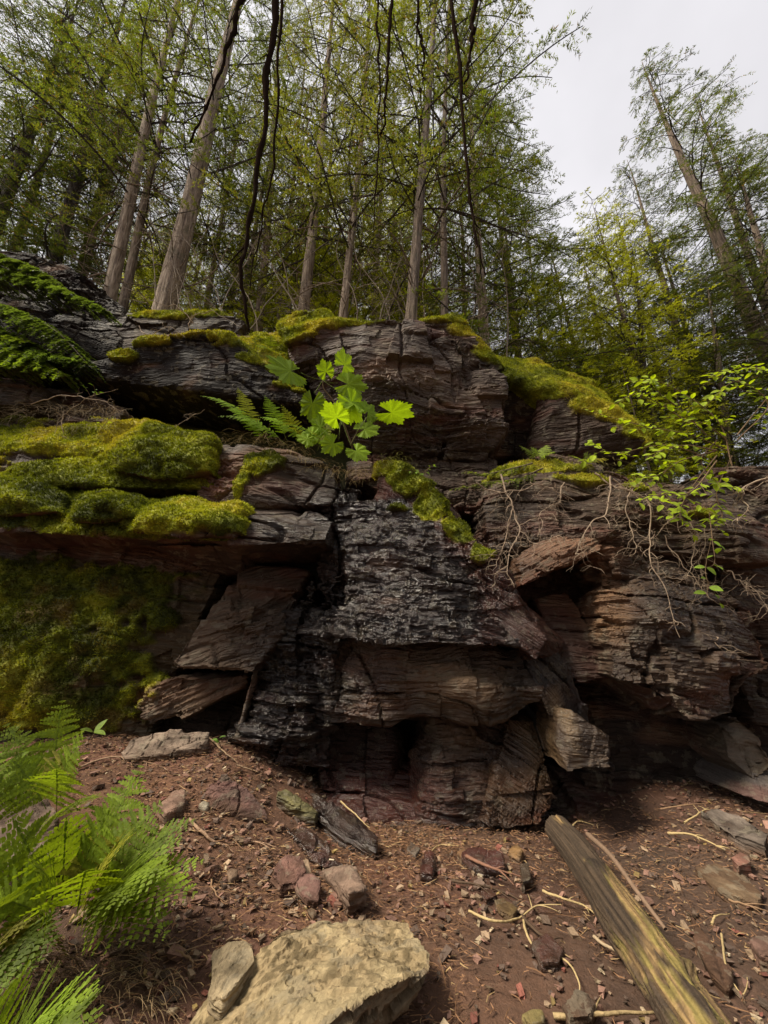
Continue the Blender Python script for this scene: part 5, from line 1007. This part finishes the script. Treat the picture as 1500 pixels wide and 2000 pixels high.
fern('shaded dark green fern at the left edge under the largest fern', b3, [(-40, 1880, 1.7, 60, 1800, 1.6, .22, .2), (-40, 1890, 1.7, 70, 1900, 1.55, .22, .3), (-40, 1890, 1.7, 20, 1950, 1.5, .22, .3), (-60, 1880, 1.7, -10, 1760, 1.6, .24, .2), (-40, 1880, 1.65, 110, 1850, 1.6, .2, .3)], (.10, .14, .018), 43)
b4 = G(20, 2080, .02)
fern('bright fern cut by the bottom left corner', b4, [(0, 2060, 1.45, 90, 1935, 1.42, .22, .1), (10, 2060, 1.42, 180, 1960, 1.38, .2, .2), (10, 2080, 1.40, 190, 2010, 1.33, .2, .3), (0, 2060, 1.42, -30, 1960, 1.38, .2, .1), (0, 2070, 1.40, 110, 1985, 1.36, .2, .2)], (.16, .23, .020), 44)
b5 = PN(640, 880, 3.72)
fern('row of bright fern fronds on the ledge left of the big lobed leaves', b5, [(530, 862, 3.72, 386, 773, 3.62, .20, .25), (505, 850, 3.72, 463, 755, 3.66, .19, .12), (560, 860, 3.72, 515, 770, 3.6, .22, .12), (590, 862, 3.72, 548, 790, 3.55, .22, .15), (630, 868, 3.7, 628, 782, 3.62, .19, .08),
    (560, 870, 3.7, 420, 815, 3.5, .19, .3), (600, 870, 3.7, 500, 815, 3.5, .2, .3), (640, 880, 3.7, 560, 830, 3.5, .19, .3), (640, 880, 3.7, 600, 840, 3.45, .18, .3), (620, 880, 3.7, 660, 810, 3.55, .17, .2), (520, 866, 3.7, 440, 790, 3.6, .18, .2)], (.21, .34, .022), 45)
fern('small fern high on the mossy slope above the arched overhang', PN(520, 690, 4.4), [(_, 0, 0, 465, 655, 4.4, .22, .2), (_, 0, 0, 490, 662, 4.3, .2, .2), (_, 0, 0, 530, 655, 4.3, .2, .2), (_, 0, 0, 510, 680, 4.1, .2, .3)], (.20, .27, .022), 46)
fern('little fern on the right ledge under the black block', PN(1050, 895, 3.75), [(_, 0, 0, 1012, 870, 3.7, .14, .2), (_, 0, 0, 1035, 872, 3.7, .14, .1), (_, 0, 0, 1070, 868, 3.7, .14, .1), (_, 0, 0, 1085, 885, 3.6, .12, .3)], (.20, .27, .022), 47)
fern('low fern row beside the moss on the right ledge', PN(1150, 905, 3.65), [(_, 0, 0, 1110, 890, 3.6, .12, .2), (_, 0, 0, 1140, 885, 3.6, .12, .2), (_, 0, 0, 1165, 888, 3.6, .12, .2), (_, 0, 0, 1190, 898, 3.6, .12, .3), (_, 0, 0, 1130, 900, 3.5, .1, .3)], (.22, .29, .022), 48)

# ------------------------------------------------------------------ broad leaves
def leaf_poly(soup, c, dx, dy, size, kind, col, rng, cup=.12):
    """one leaf: blade grown from its foot at c along dy, dx to the side"""
    dx = np.array(dx); dy = np.array(dy); nrm = np.cross(dx, dy)
    if kind == 'oval':
        ys = np.array([0, .12, .3, .52, .75, .92, 1.0]); ws = np.array([.02, .17, .27, .29, .20, .08, 0])
        mid = c+dy*(ys*size)[:, None]-nrm*(.16*size*ys*ys)[:, None]
        l = mid-dx*(ws*size)[:, None]+nrm*(ws*size*.25)[:, None]; r = mid+dx*(ws*size)[:, None]+nrm*(ws*size*.25)[:, None]
        V = np.concatenate([l, mid, r]); n = 7; F = []
        for i in range(n-1): F += [[i, n+i, n+i+1, i+1], [n+i, 2*n+i, 2*n+i+1, n+i+1]]
        soup.add(V, F, np.repeat([col], len(V), 0)*rng.uniform(.92, 1.08, (len(V), 1)))
        return
    lobes = [(-2.25, .50), (-1.45, .72), (-.72, .90), (0, 1.0), (.72, .90), (1.45, .72), (2.25, .50)]
    th = np.linspace(-2.75, 2.75, 111); rr = np.zeros_like(th)
    for a, m in lobes:
        k = np.clip(1-np.abs(th-a)/.43, 0, 1); rr = np.maximum(rr, m*(.66+.34*k**.8))
    rr = rr*(1+.05*np.sign(np.sin(th*31))*(.6+.8*rng.random(len(th))))*size*.62
    o = c+dy*size*.30
    ex = np.sin(th); ey = np.cos(th)
    ring = o+dx*(rr*ex)[:, None]+dy*(rr*ey)[:, None]
    fold = .022*size*np.cos(th*8.6)-cup*rr*rr/size
    ring = ring+nrm*fold[:, None]; half = o+dx*(rr*ex*.55)[:, None]+dy*(rr*ey*.55)[:, None]+nrm*(fold*.45)[:, None]
    V = np.concatenate([[o], half, ring]); n = len(th); F = []
    for i in range(n-1): F += [[0, 1+i, 2+i, 2+i], [1+i, 1+n+i, 2+n+i, 2+i]]
    F = np.array([f if f[2] != f[3] else [0, f[1], f[2], f[2]] for f in F])
    V2 = V; Fq = np.array([f for f in F if f[2] != f[3]]); tri = [f for f in F if f[2] == f[3]]
    # the fan as quads, two triangles each
    tri = np.array([[0, 1+i, 2+i, 3+i] for i in range(0, n-2, 2)])
    vein = 1-.08*np.clip(np.cos(th*8.6), 0, 1)**6
    cc = np.concatenate([[np.array(col)*1.1], np.array(col)*vein[:, None]*rng.uniform(.93, 1.06, (n, 1)), np.array(col)*rng.uniform(.9, 1.05, (n, 1))])
    soup.add(V2, np.concatenate([Fq, tri]), cc)
def leafobj(name, parent, loc, c, size, kind, col, rng, face=None, ang=None, label=None):
    view = np.array([0, 0, CAMZ])-c; view /= np.linalg.norm(view)
    nrm = view*.8+np.array([0, 0, 1.0])*(.75 if face is None else face)+rng.normal(0, .30, 3); nrm /= np.linalg.norm(nrm)
    a = rng.uniform(-1.2, 1.2) if ang is None else ang
    e1 = np.cross([0, 1., .0], nrm); e1 = np.cross(nrm, [0, 0, 1.]); e1 /= np.linalg.norm(e1); e2 = np.cross(nrm, e1)
    dy = -(e2)*math.cos(a)+e1*math.sin(a); dx = np.cross(dy, nrm); s = Soup(); leaf_poly(s, c, dx, dy, size, kind, col, rng)
    o = s.build(name, LEAF, None, False, loc); o.location = (0, 0, 0); o.parent = parent; return o
def devils_club():
    rng = np.random.default_rng(51); Y = 3.6; root = PN(690, 895, Y+.05)
    e = empty('broadleaf_plant', tuple(root), 'plant with big bright maple shaped leaves standing on the ledge', 'plant')
    s = Soup(); st = spline([root, PN(684, 860, Y), PN(655, 790, Y-.02), PN(633, 760, Y-.04), PN(630, 742, Y-.05)], 30); tube(s, st, np.linspace(.010, .006, 30), 6, .15, rng, (.16, .11, .06))
    st2 = spline([PN(684, 870, Y), PN(700, 840, Y-.03), PN(716, 815, Y-.05)], 14); tube(s, st2, np.linspace(.006, .004, 14), 5, .1, rng, (.16, .15, .06))
    L = [(588, 728, 66, 2.0), (613, 768, 46, 2.9), (640, 738, 30, .3), (664, 722, 50, -.5), (660, 748, 50, -1.6), (674, 768, 56, -2.2), (690, 798, 48, -.2), (742, 802, 58, -1.5), (712, 812, 40, -.6), (640, 832, 42, 1.5), (668, 830, 44, .4), (662, 858, 36, 2.4), (697, 842, 38, -1.2), (620, 846, 34, 1.8), (686, 872, 36, -2.4), (610, 862, 26, 1.2)]
    for px, py, sz, a in L:
        c = PN(px, py, Y-.05+rng.uniform(-.08, .05)); size = sz*Y/.87/750*1.36
        anchor = st[-1] if py < 790 else (st2[-1] if px > 690 else st[12])
        tt = np.linspace(0, 1, 8)[:, None]; tube(s, anchor+(c-anchor)*tt+np.array([0, 0, -.03])*tt*(1-tt)*2, .0028, 4, 0, rng, (.20, .26, .06))
        leafobj('leaf', e, tuple(root), c-np.array([0, 0, .0]), size, 'palm', np.array([.23, .36, .018])*rng.uniform(.65, 1.2), rng, .25, a)
    o = s.build('stem', LEAF, None, True, tuple(root)); o.location = (0, 0, 0); o.parent = e
devils_club()
def shrub(name, label, root, branches, Y, size, col, seed, dens=1.0, cat='shrub', stemc=(.17, .11, .06), r=.006):
    rng = np.random.default_rng(seed); root = np.array(root); e = empty(name, tuple(root), label, cat)
    for bi, b in enumerate(branches):
        Yb = Y+rng.uniform(-.18, .12); p = [PN(px, py, Yb-.04*i) for i, (px, py) in enumerate(b)]; c = spline(p, 40); s = Soup(); lf = Soup(); k = np.linspace(0, 1, 40)
        tube(s, c, r*(1.1-.8*k), 5, .1, rng, stemc); tot = np.linalg.norm(np.diff(c, axis=0), axis=1).sum()
        tw = [(c, 0.2, tot)]
        for q in range(int(tot*7*dens)):
            i = rng.integers(8, 38); a = rng.uniform(0, 6.28); dd = np.array([math.cos(a), math.sin(a)*.6, rng.uniform(-.7, .45)])+.8*(c[min(39, i+2)]-c[i-2])/np.linalg.norm(c[min(39, i+2)]-c[i-2]); dd /= np.linalg.norm(dd); l = rng.uniform(.10, .26)
            tt = np.linspace(0, 1, 12)[:, None]; t2 = c[i]+dd*tt*l+np.array([0, 0, -.2])*tt*tt*l; tube(s, t2, .0022*(1-.5*tt[:, 0]), 4, 0, rng, stemc); tw.append((t2, .2, l))
        for (cc, st, l) in tw:
            n = max(3, int(l/.045*dens)); m = len(cc)
            for q in range(n):
                f = st+(1-st)*(q+.6)/n; i = min(m-2, int(f*(m-1))); d = cc[i+1]-cc[i]; d /= np.linalg.norm(d)+1e-9
                up = np.array([0, -.5, .8])+rng.normal(0, .3, 3); sd = np.cross(d, up); sd /= np.linalg.norm(sd); dy = d*rng.uniform(.3, .9)+sd*(1 if q % 2 else -1)+rng.normal(0, .18, 3); dy /= np.linalg.norm(dy)
                dx = np.cross(dy, up); dx /= np.linalg.norm(dx); leaf_poly(lf, cc[i]+dy*.008, dx, dy, size*rng.uniform(.6, 1.15), 'oval', np.array(col)*rng.uniform(.65, 1.25), rng)
        o = s.build('stem', TWIG, None, True, tuple(root)); o.location = (0, 0, 0); o.parent = e
        o = lf.build('leaves', LEAF, None, False, tuple(root)); o.location = (0, 0, 0); o.parent = e
shrub('leafy_shrub', 'tall shrub with many small oval bright leaves on thin stems at the right', PN(1420, 900, 3.6),
      [[(1430, 910), (1400, 820), (1300, 750), (1225, 745)], [(1420, 880), (1350, 850), (1250, 830), (1140, 800)], [(1440, 860), (1500, 790), (1440, 745), (1390, 780)], [(1440, 850), (1520, 740), (1460, 718), (1385, 735)],
       [(1400, 900), (1300, 870), (1200, 885), (1155, 862)], [(1400, 880), (1330, 900), (1280, 930), (1235, 925)], [(1430, 890), (1400, 960), (1410, 1010), (1365, 1025)], [(1400, 890), (1360, 940), (1330, 990), (1330, 1020)],
       [(1350, 830), (1290, 790), (1240, 770), (1200, 790)], [(1400, 860), (1370, 900), (1400, 940), (1445, 958)], [(1380, 850), (1330, 800), (1290, 770), (1275, 745)], [(1400, 880), (1340, 870), (1290, 880), (1270, 900)], [(1420, 860), (1380, 830), (1340, 820), (1300, 815)], [(1400, 900), (1350, 960), (1300, 965), (1270, 970)]],
      3.15, .080, (.30, .40, .024), 61, .8)
shrub('hanging_sprig', 'thin stem with a few bright leaves hanging alone below the shrub', PN(1385, 1000, 3.05), [[(1385, 1000), (1392, 1060), (1395, 1100), (1372, 1110)], [(1390, 1050), (1378, 1110), (1383, 1142), (1380, 1165)]], 2.95, .075, (.18, .28, .03), 62, .35, 'sprig', r=.003)
shrub('seedling', 'small leafy seedling on the dark band right of the mossy crest', PN(830, 945, 3.7), [[(835, 945), (828, 925), (840, 912), (850, 910)], [(835, 945), (818, 925), (808, 920)]], 3.65, .05, (.17, .28, .03), 63, 1.0, 'seedling', r=.003)
shrub('seedling', 'small seedling growing on the left ledge below the arched overhang', PN(175, 775, 4.0), [[(178, 778), (170, 762), (160, 752)], [(178, 778), (185, 765), (182, 750)]], 4.0, .05, (.15, .27, .03), 64, .9, 'seedling', r=.003)
shrub('seedling', 'pair of pale broad leaves on the soil right of the tall fern', G(180, 1445, 0), [[(178, 1445), (184, 1432), (180, 1428)]], 3.0, .085, (.18, .27, .05), 65, .3, 'seedling', r=.003)
shrub('seedling', 'tiny green seedling beside the end of the mossy grey slab', G(430, 1460, 0), [[(432, 1462), (428, 1448), (425, 1440)]], 2.95, .05, (.12, .22, .03), 66, .4, 'seedling', r=.003)
shrub('low_plant', 'low pale leafed plant on top of the mossy ledge, left of the yellow moss', PN(190, 835, 3.75), [[(200, 835), (190, 825), (180, 815)], [(200, 835), (210, 822), (215, 815)]], 3.7, .04, (.16, .22, .03), 67, .9, 'plant', r=.003)

# ------------------------------------------------------------------ bare twigs and roots on the cliff
def bare(label, pts, Y, r, seed, nsub=9, col=(.30, .225, .16), sub=.26, name='dry_root', cat='root', group=None, grav=.5, mat=None):
    rng = np.random.default_rng(seed); s = Soup(); p = [PN(px, py, Y-.03*i) for i, (px, py) in enumerate(pts)]; c = spline(p, 60); k = np.linspace(0, 1, 60)
    c += np.stack([fbm(k*8, k*0+seed, k*0, 2, 7), fbm(k*8, k*0+seed, k*0+5, 2, 8), fbm(k*8, k*0+seed, k*0+9, 2, 9)], -1)*.035
    tube(s, c, r*(1.1-.85*k), 6, .1, rng, col)
    def sb(c, r, n, L, lev):
        for _ in range(n):
            i = rng.integers(4, len(c)-3); a = rng.uniform(0, 6.28); d = np.array([math.cos(a), math.sin(a)*.5-.15, rng.uniform(-1, .35)]); d /= np.linalg.norm(d); l = L*rng.uniform(.3, 1.2); m = 16; q = np.zeros((m, 3)); q[0] = c[i]; v = d.copy()
            for j in range(1, m):
                v = v+rng.normal(0, .26, 3)+np.array([0, 0, -.06*grav]); v /= np.linalg.norm(v); q[j] = q[j-1]+v*l/m
            tube(s, q, r*.5*(1-.75*np.linspace(0, 1, m)), 4, 0, rng, np.array(col)*rng.uniform(.7, 1.2))
            if lev: sb(q, r*.55, 2, L*.55, lev-1)
    sb(c, r, nsub, sub, 1)
    tag(s.build(name, mat or TWIG, None, True, tuple(c[0])), label, cat, group)
GR = 'dry roots hanging over the right ledge'
RT = [([(1190, 935), (1182, 1000), (1150, 1030), (1128, 1080), (1138, 1086)], .0065, 'root dropping from the forked top and curling over the arched recess'),
      ([(980, 925), (998, 985), (1012, 1040), (990, 1100), (1003, 1142)], .007, 'thick pale root hanging straight down left of the arched recess'),
      ([(1000, 990), (985, 1060), (962, 1112)], .005, 'thin root swinging left beside the mossy ridge'),
      ([(1005, 1005), (1040, 1060), (1075, 1052), (1090, 1040)], .005, 'root looping right onto the orange brown arch stone'),
      ([(1190, 938), (1262, 980), (1270, 1050), (1272, 1100), (1300, 1170), (1326, 1238)], .007, 'longest dry root running down over the right buttress'),
      ([(1165, 925), (1195, 945), (1240, 960), (1300, 1000), (1330, 1040)], .007, 'root lying along the top of the right ledge'),
      ([(1350, 1015), (1362, 1060), (1348, 1110), (1340, 1130)], .005, 'fine root hanging below the shrub in a loose curve'),
      ([(1376, 1030), (1374, 1100), (1380, 1165)], .004, 'fine straight root hanging next to the leafy sprig'),
      ([(1418, 1112), (1460, 1150), (1510, 1190)], .005, 'stiff twig slanting down to the right edge'),
      ([(1540, 925), (1450, 950), (1457, 1000), (1430, 1022)], .009, 'thick bent branch with side twigs at the right edge'),
      ([(1100, 940), (1090, 980), (1060, 1000), (1050, 1040)], .005, 'tangled root on the face of the right ledge above the arch stone'),
      ([(1230, 960), (1225, 1010), (1240, 1060), (1232, 1090)], .005, 'short root in the tangle right of the arched recess'),
      ([(930, 945), (990, 960), (1060, 950), (1120, 975)], .005, 'nearly level twig across the left half of the right ledge'),
      ([(1300, 1050), (1330, 1100), (1380, 1160), (1440, 1200)], .004, 'long thin root trailing over the right buttress towards the edge'),
      ([(1395, 1240), (1400, 1265), (1440, 1285)], .004, 'small fallen twig caught low on the right buttress')]
for i, (pts, r, lab) in enumerate(RT): bare(lab, pts, 3.05, r, 700+i, 18 if i < 13 else 4, group=GR)
LT = [([(0, 935), (60, 880), (110, 840), (130, 800)], 'pale twig lying over the yellow moss at the far left'),
      ([(100, 900), (125, 860), (118, 820), (150, 790), (230, 760)], 'dry root arching over the left end of the mossy ledge'),
      ([(60, 790), (130, 770), (200, 785), (245, 805)], 'thick greyish root along the back of the mossy ledge'),
      ([(120, 880), (140, 900), (130, 950)], 'short stiff twig poking out of the moss at the left'),
      ([(255, 880), (300, 870), (345, 835), (400, 800)], 'thin twig reaching from the yellow moss to the fern row'),
      ([(380, 630), (345, 600), (300, 590), (240, 560)], 'bent bare branch in front of the thickest pale trunk'),
      ([(370, 650), (375, 620), (420, 610), (470, 640)], 'tangled bare root on the rim above the arched overhang'),
      ([(270, 640), (290, 655), (330, 640), (360, 655)], 'pale thin root hanging on the dark stepped ledge')]
for i, (pts, lab) in enumerate(LT): bare(lab, pts, 3.75 if i < 5 else 4.1, .006, 800+i, 7, sub=.2)
rs = np.random.default_rng(8)
for i in range(26):
    px = 300+rs.uniform(0, 1)*330 if i < 14 else rs.uniform(640, 1000); Y = rs.uniform(5.2, 6.2); a = rs.normal(0, 70)
    bare('thin leafless sapling among the trunks on top of the cliff', [(px, 650 if px < 900 else 700), (px+a*.3, 580), (px+a*.8+rs.normal(0, 15), 500), (px+a*1.5, 430)], Y, .011, 900+i, 8, (.24, .19, .14), .8, 'bare_sapling', 'sapling', 'leafless saplings on the cliff top', grav=-.1)

relabel('leafless saplings on the cliff top', 'thin leafless sapling')
# ------------------------------------------------------------------ grass and hanging rootlets
def grass():
    rng = np.random.default_rng(71); s = Soup()
    lines = [([(420, 860), (520, 862), (600, 890), (680, 925), (735, 915)], 3.62, 380, (.33, .24, .10), .16), ([(0, 815), (120, 800), (240, 805)], 3.85, 260, (.34, .26, .16), .18), ([(1000, 905), (1150, 905), (1300, 955)], 3.55, 160, (.25, .22, .08), .12), ([(60, 850), (230, 830)], 3.7, 120, (.3, .25, .12), .12),
             ([(740, 905), (790, 905), (850, 985)], 3.6, 160, (.25, .24, .05), .10), ([(1000, 715), (1120, 760), (1240, 850)], 4.15, 260, (.20, .20, .04), .16), ([(380, 655), (480, 670), (560, 740)], 4.1, 200, (.16, .16, .05), .15)]
    for pts, Y, n, col, L in lines:
        c = spline([PN(px, py, Y) for px, py in pts], 100)
        for _ in range(n):
            o = c[rng.integers(0, 100)]+rng.normal(0, .045, 3); l = L*rng.uniform(.4, 1.3); v = np.array([rng.normal(0, .7), -.5, rng.uniform(-.3, .7)]); m = 6; q = [o]
            for j in range(m): v = v/np.linalg.norm(v)+np.array([0, -.02, -.28]); q.append(q[-1]+v/np.linalg.norm(v)*l/m)
            tube(s, q, .0013*np.linspace(1.2, .4, m+1), 3, 0, rng, np.array(col)*rng.uniform(.5, 1.3))
    for _ in range(260):
        o = G(rng.uniform(60, 330), rng.uniform(1840, 1990), .0); l = rng.uniform(.08, .22); v = np.array([rng.normal(.1, .5), -.4, .7]); q = [o]
        for j in range(6): v = v/np.linalg.norm(v)+np.array([0, 0, -.2]); q.append(q[-1]+v/np.linalg.norm(v)*l/6)
        tube(s, q, .0012*np.linspace(1.2, .4, 7), 3, 0, rng, np.array([.22, .15, .08])*rng.uniform(.5, 1.3))
    tag(s.build('dry_grass', TWIG, None, False), 'fine dry grass and rootlets hanging over the ledge rims and under the ferns', 'grass', kind='stuff')
grass()
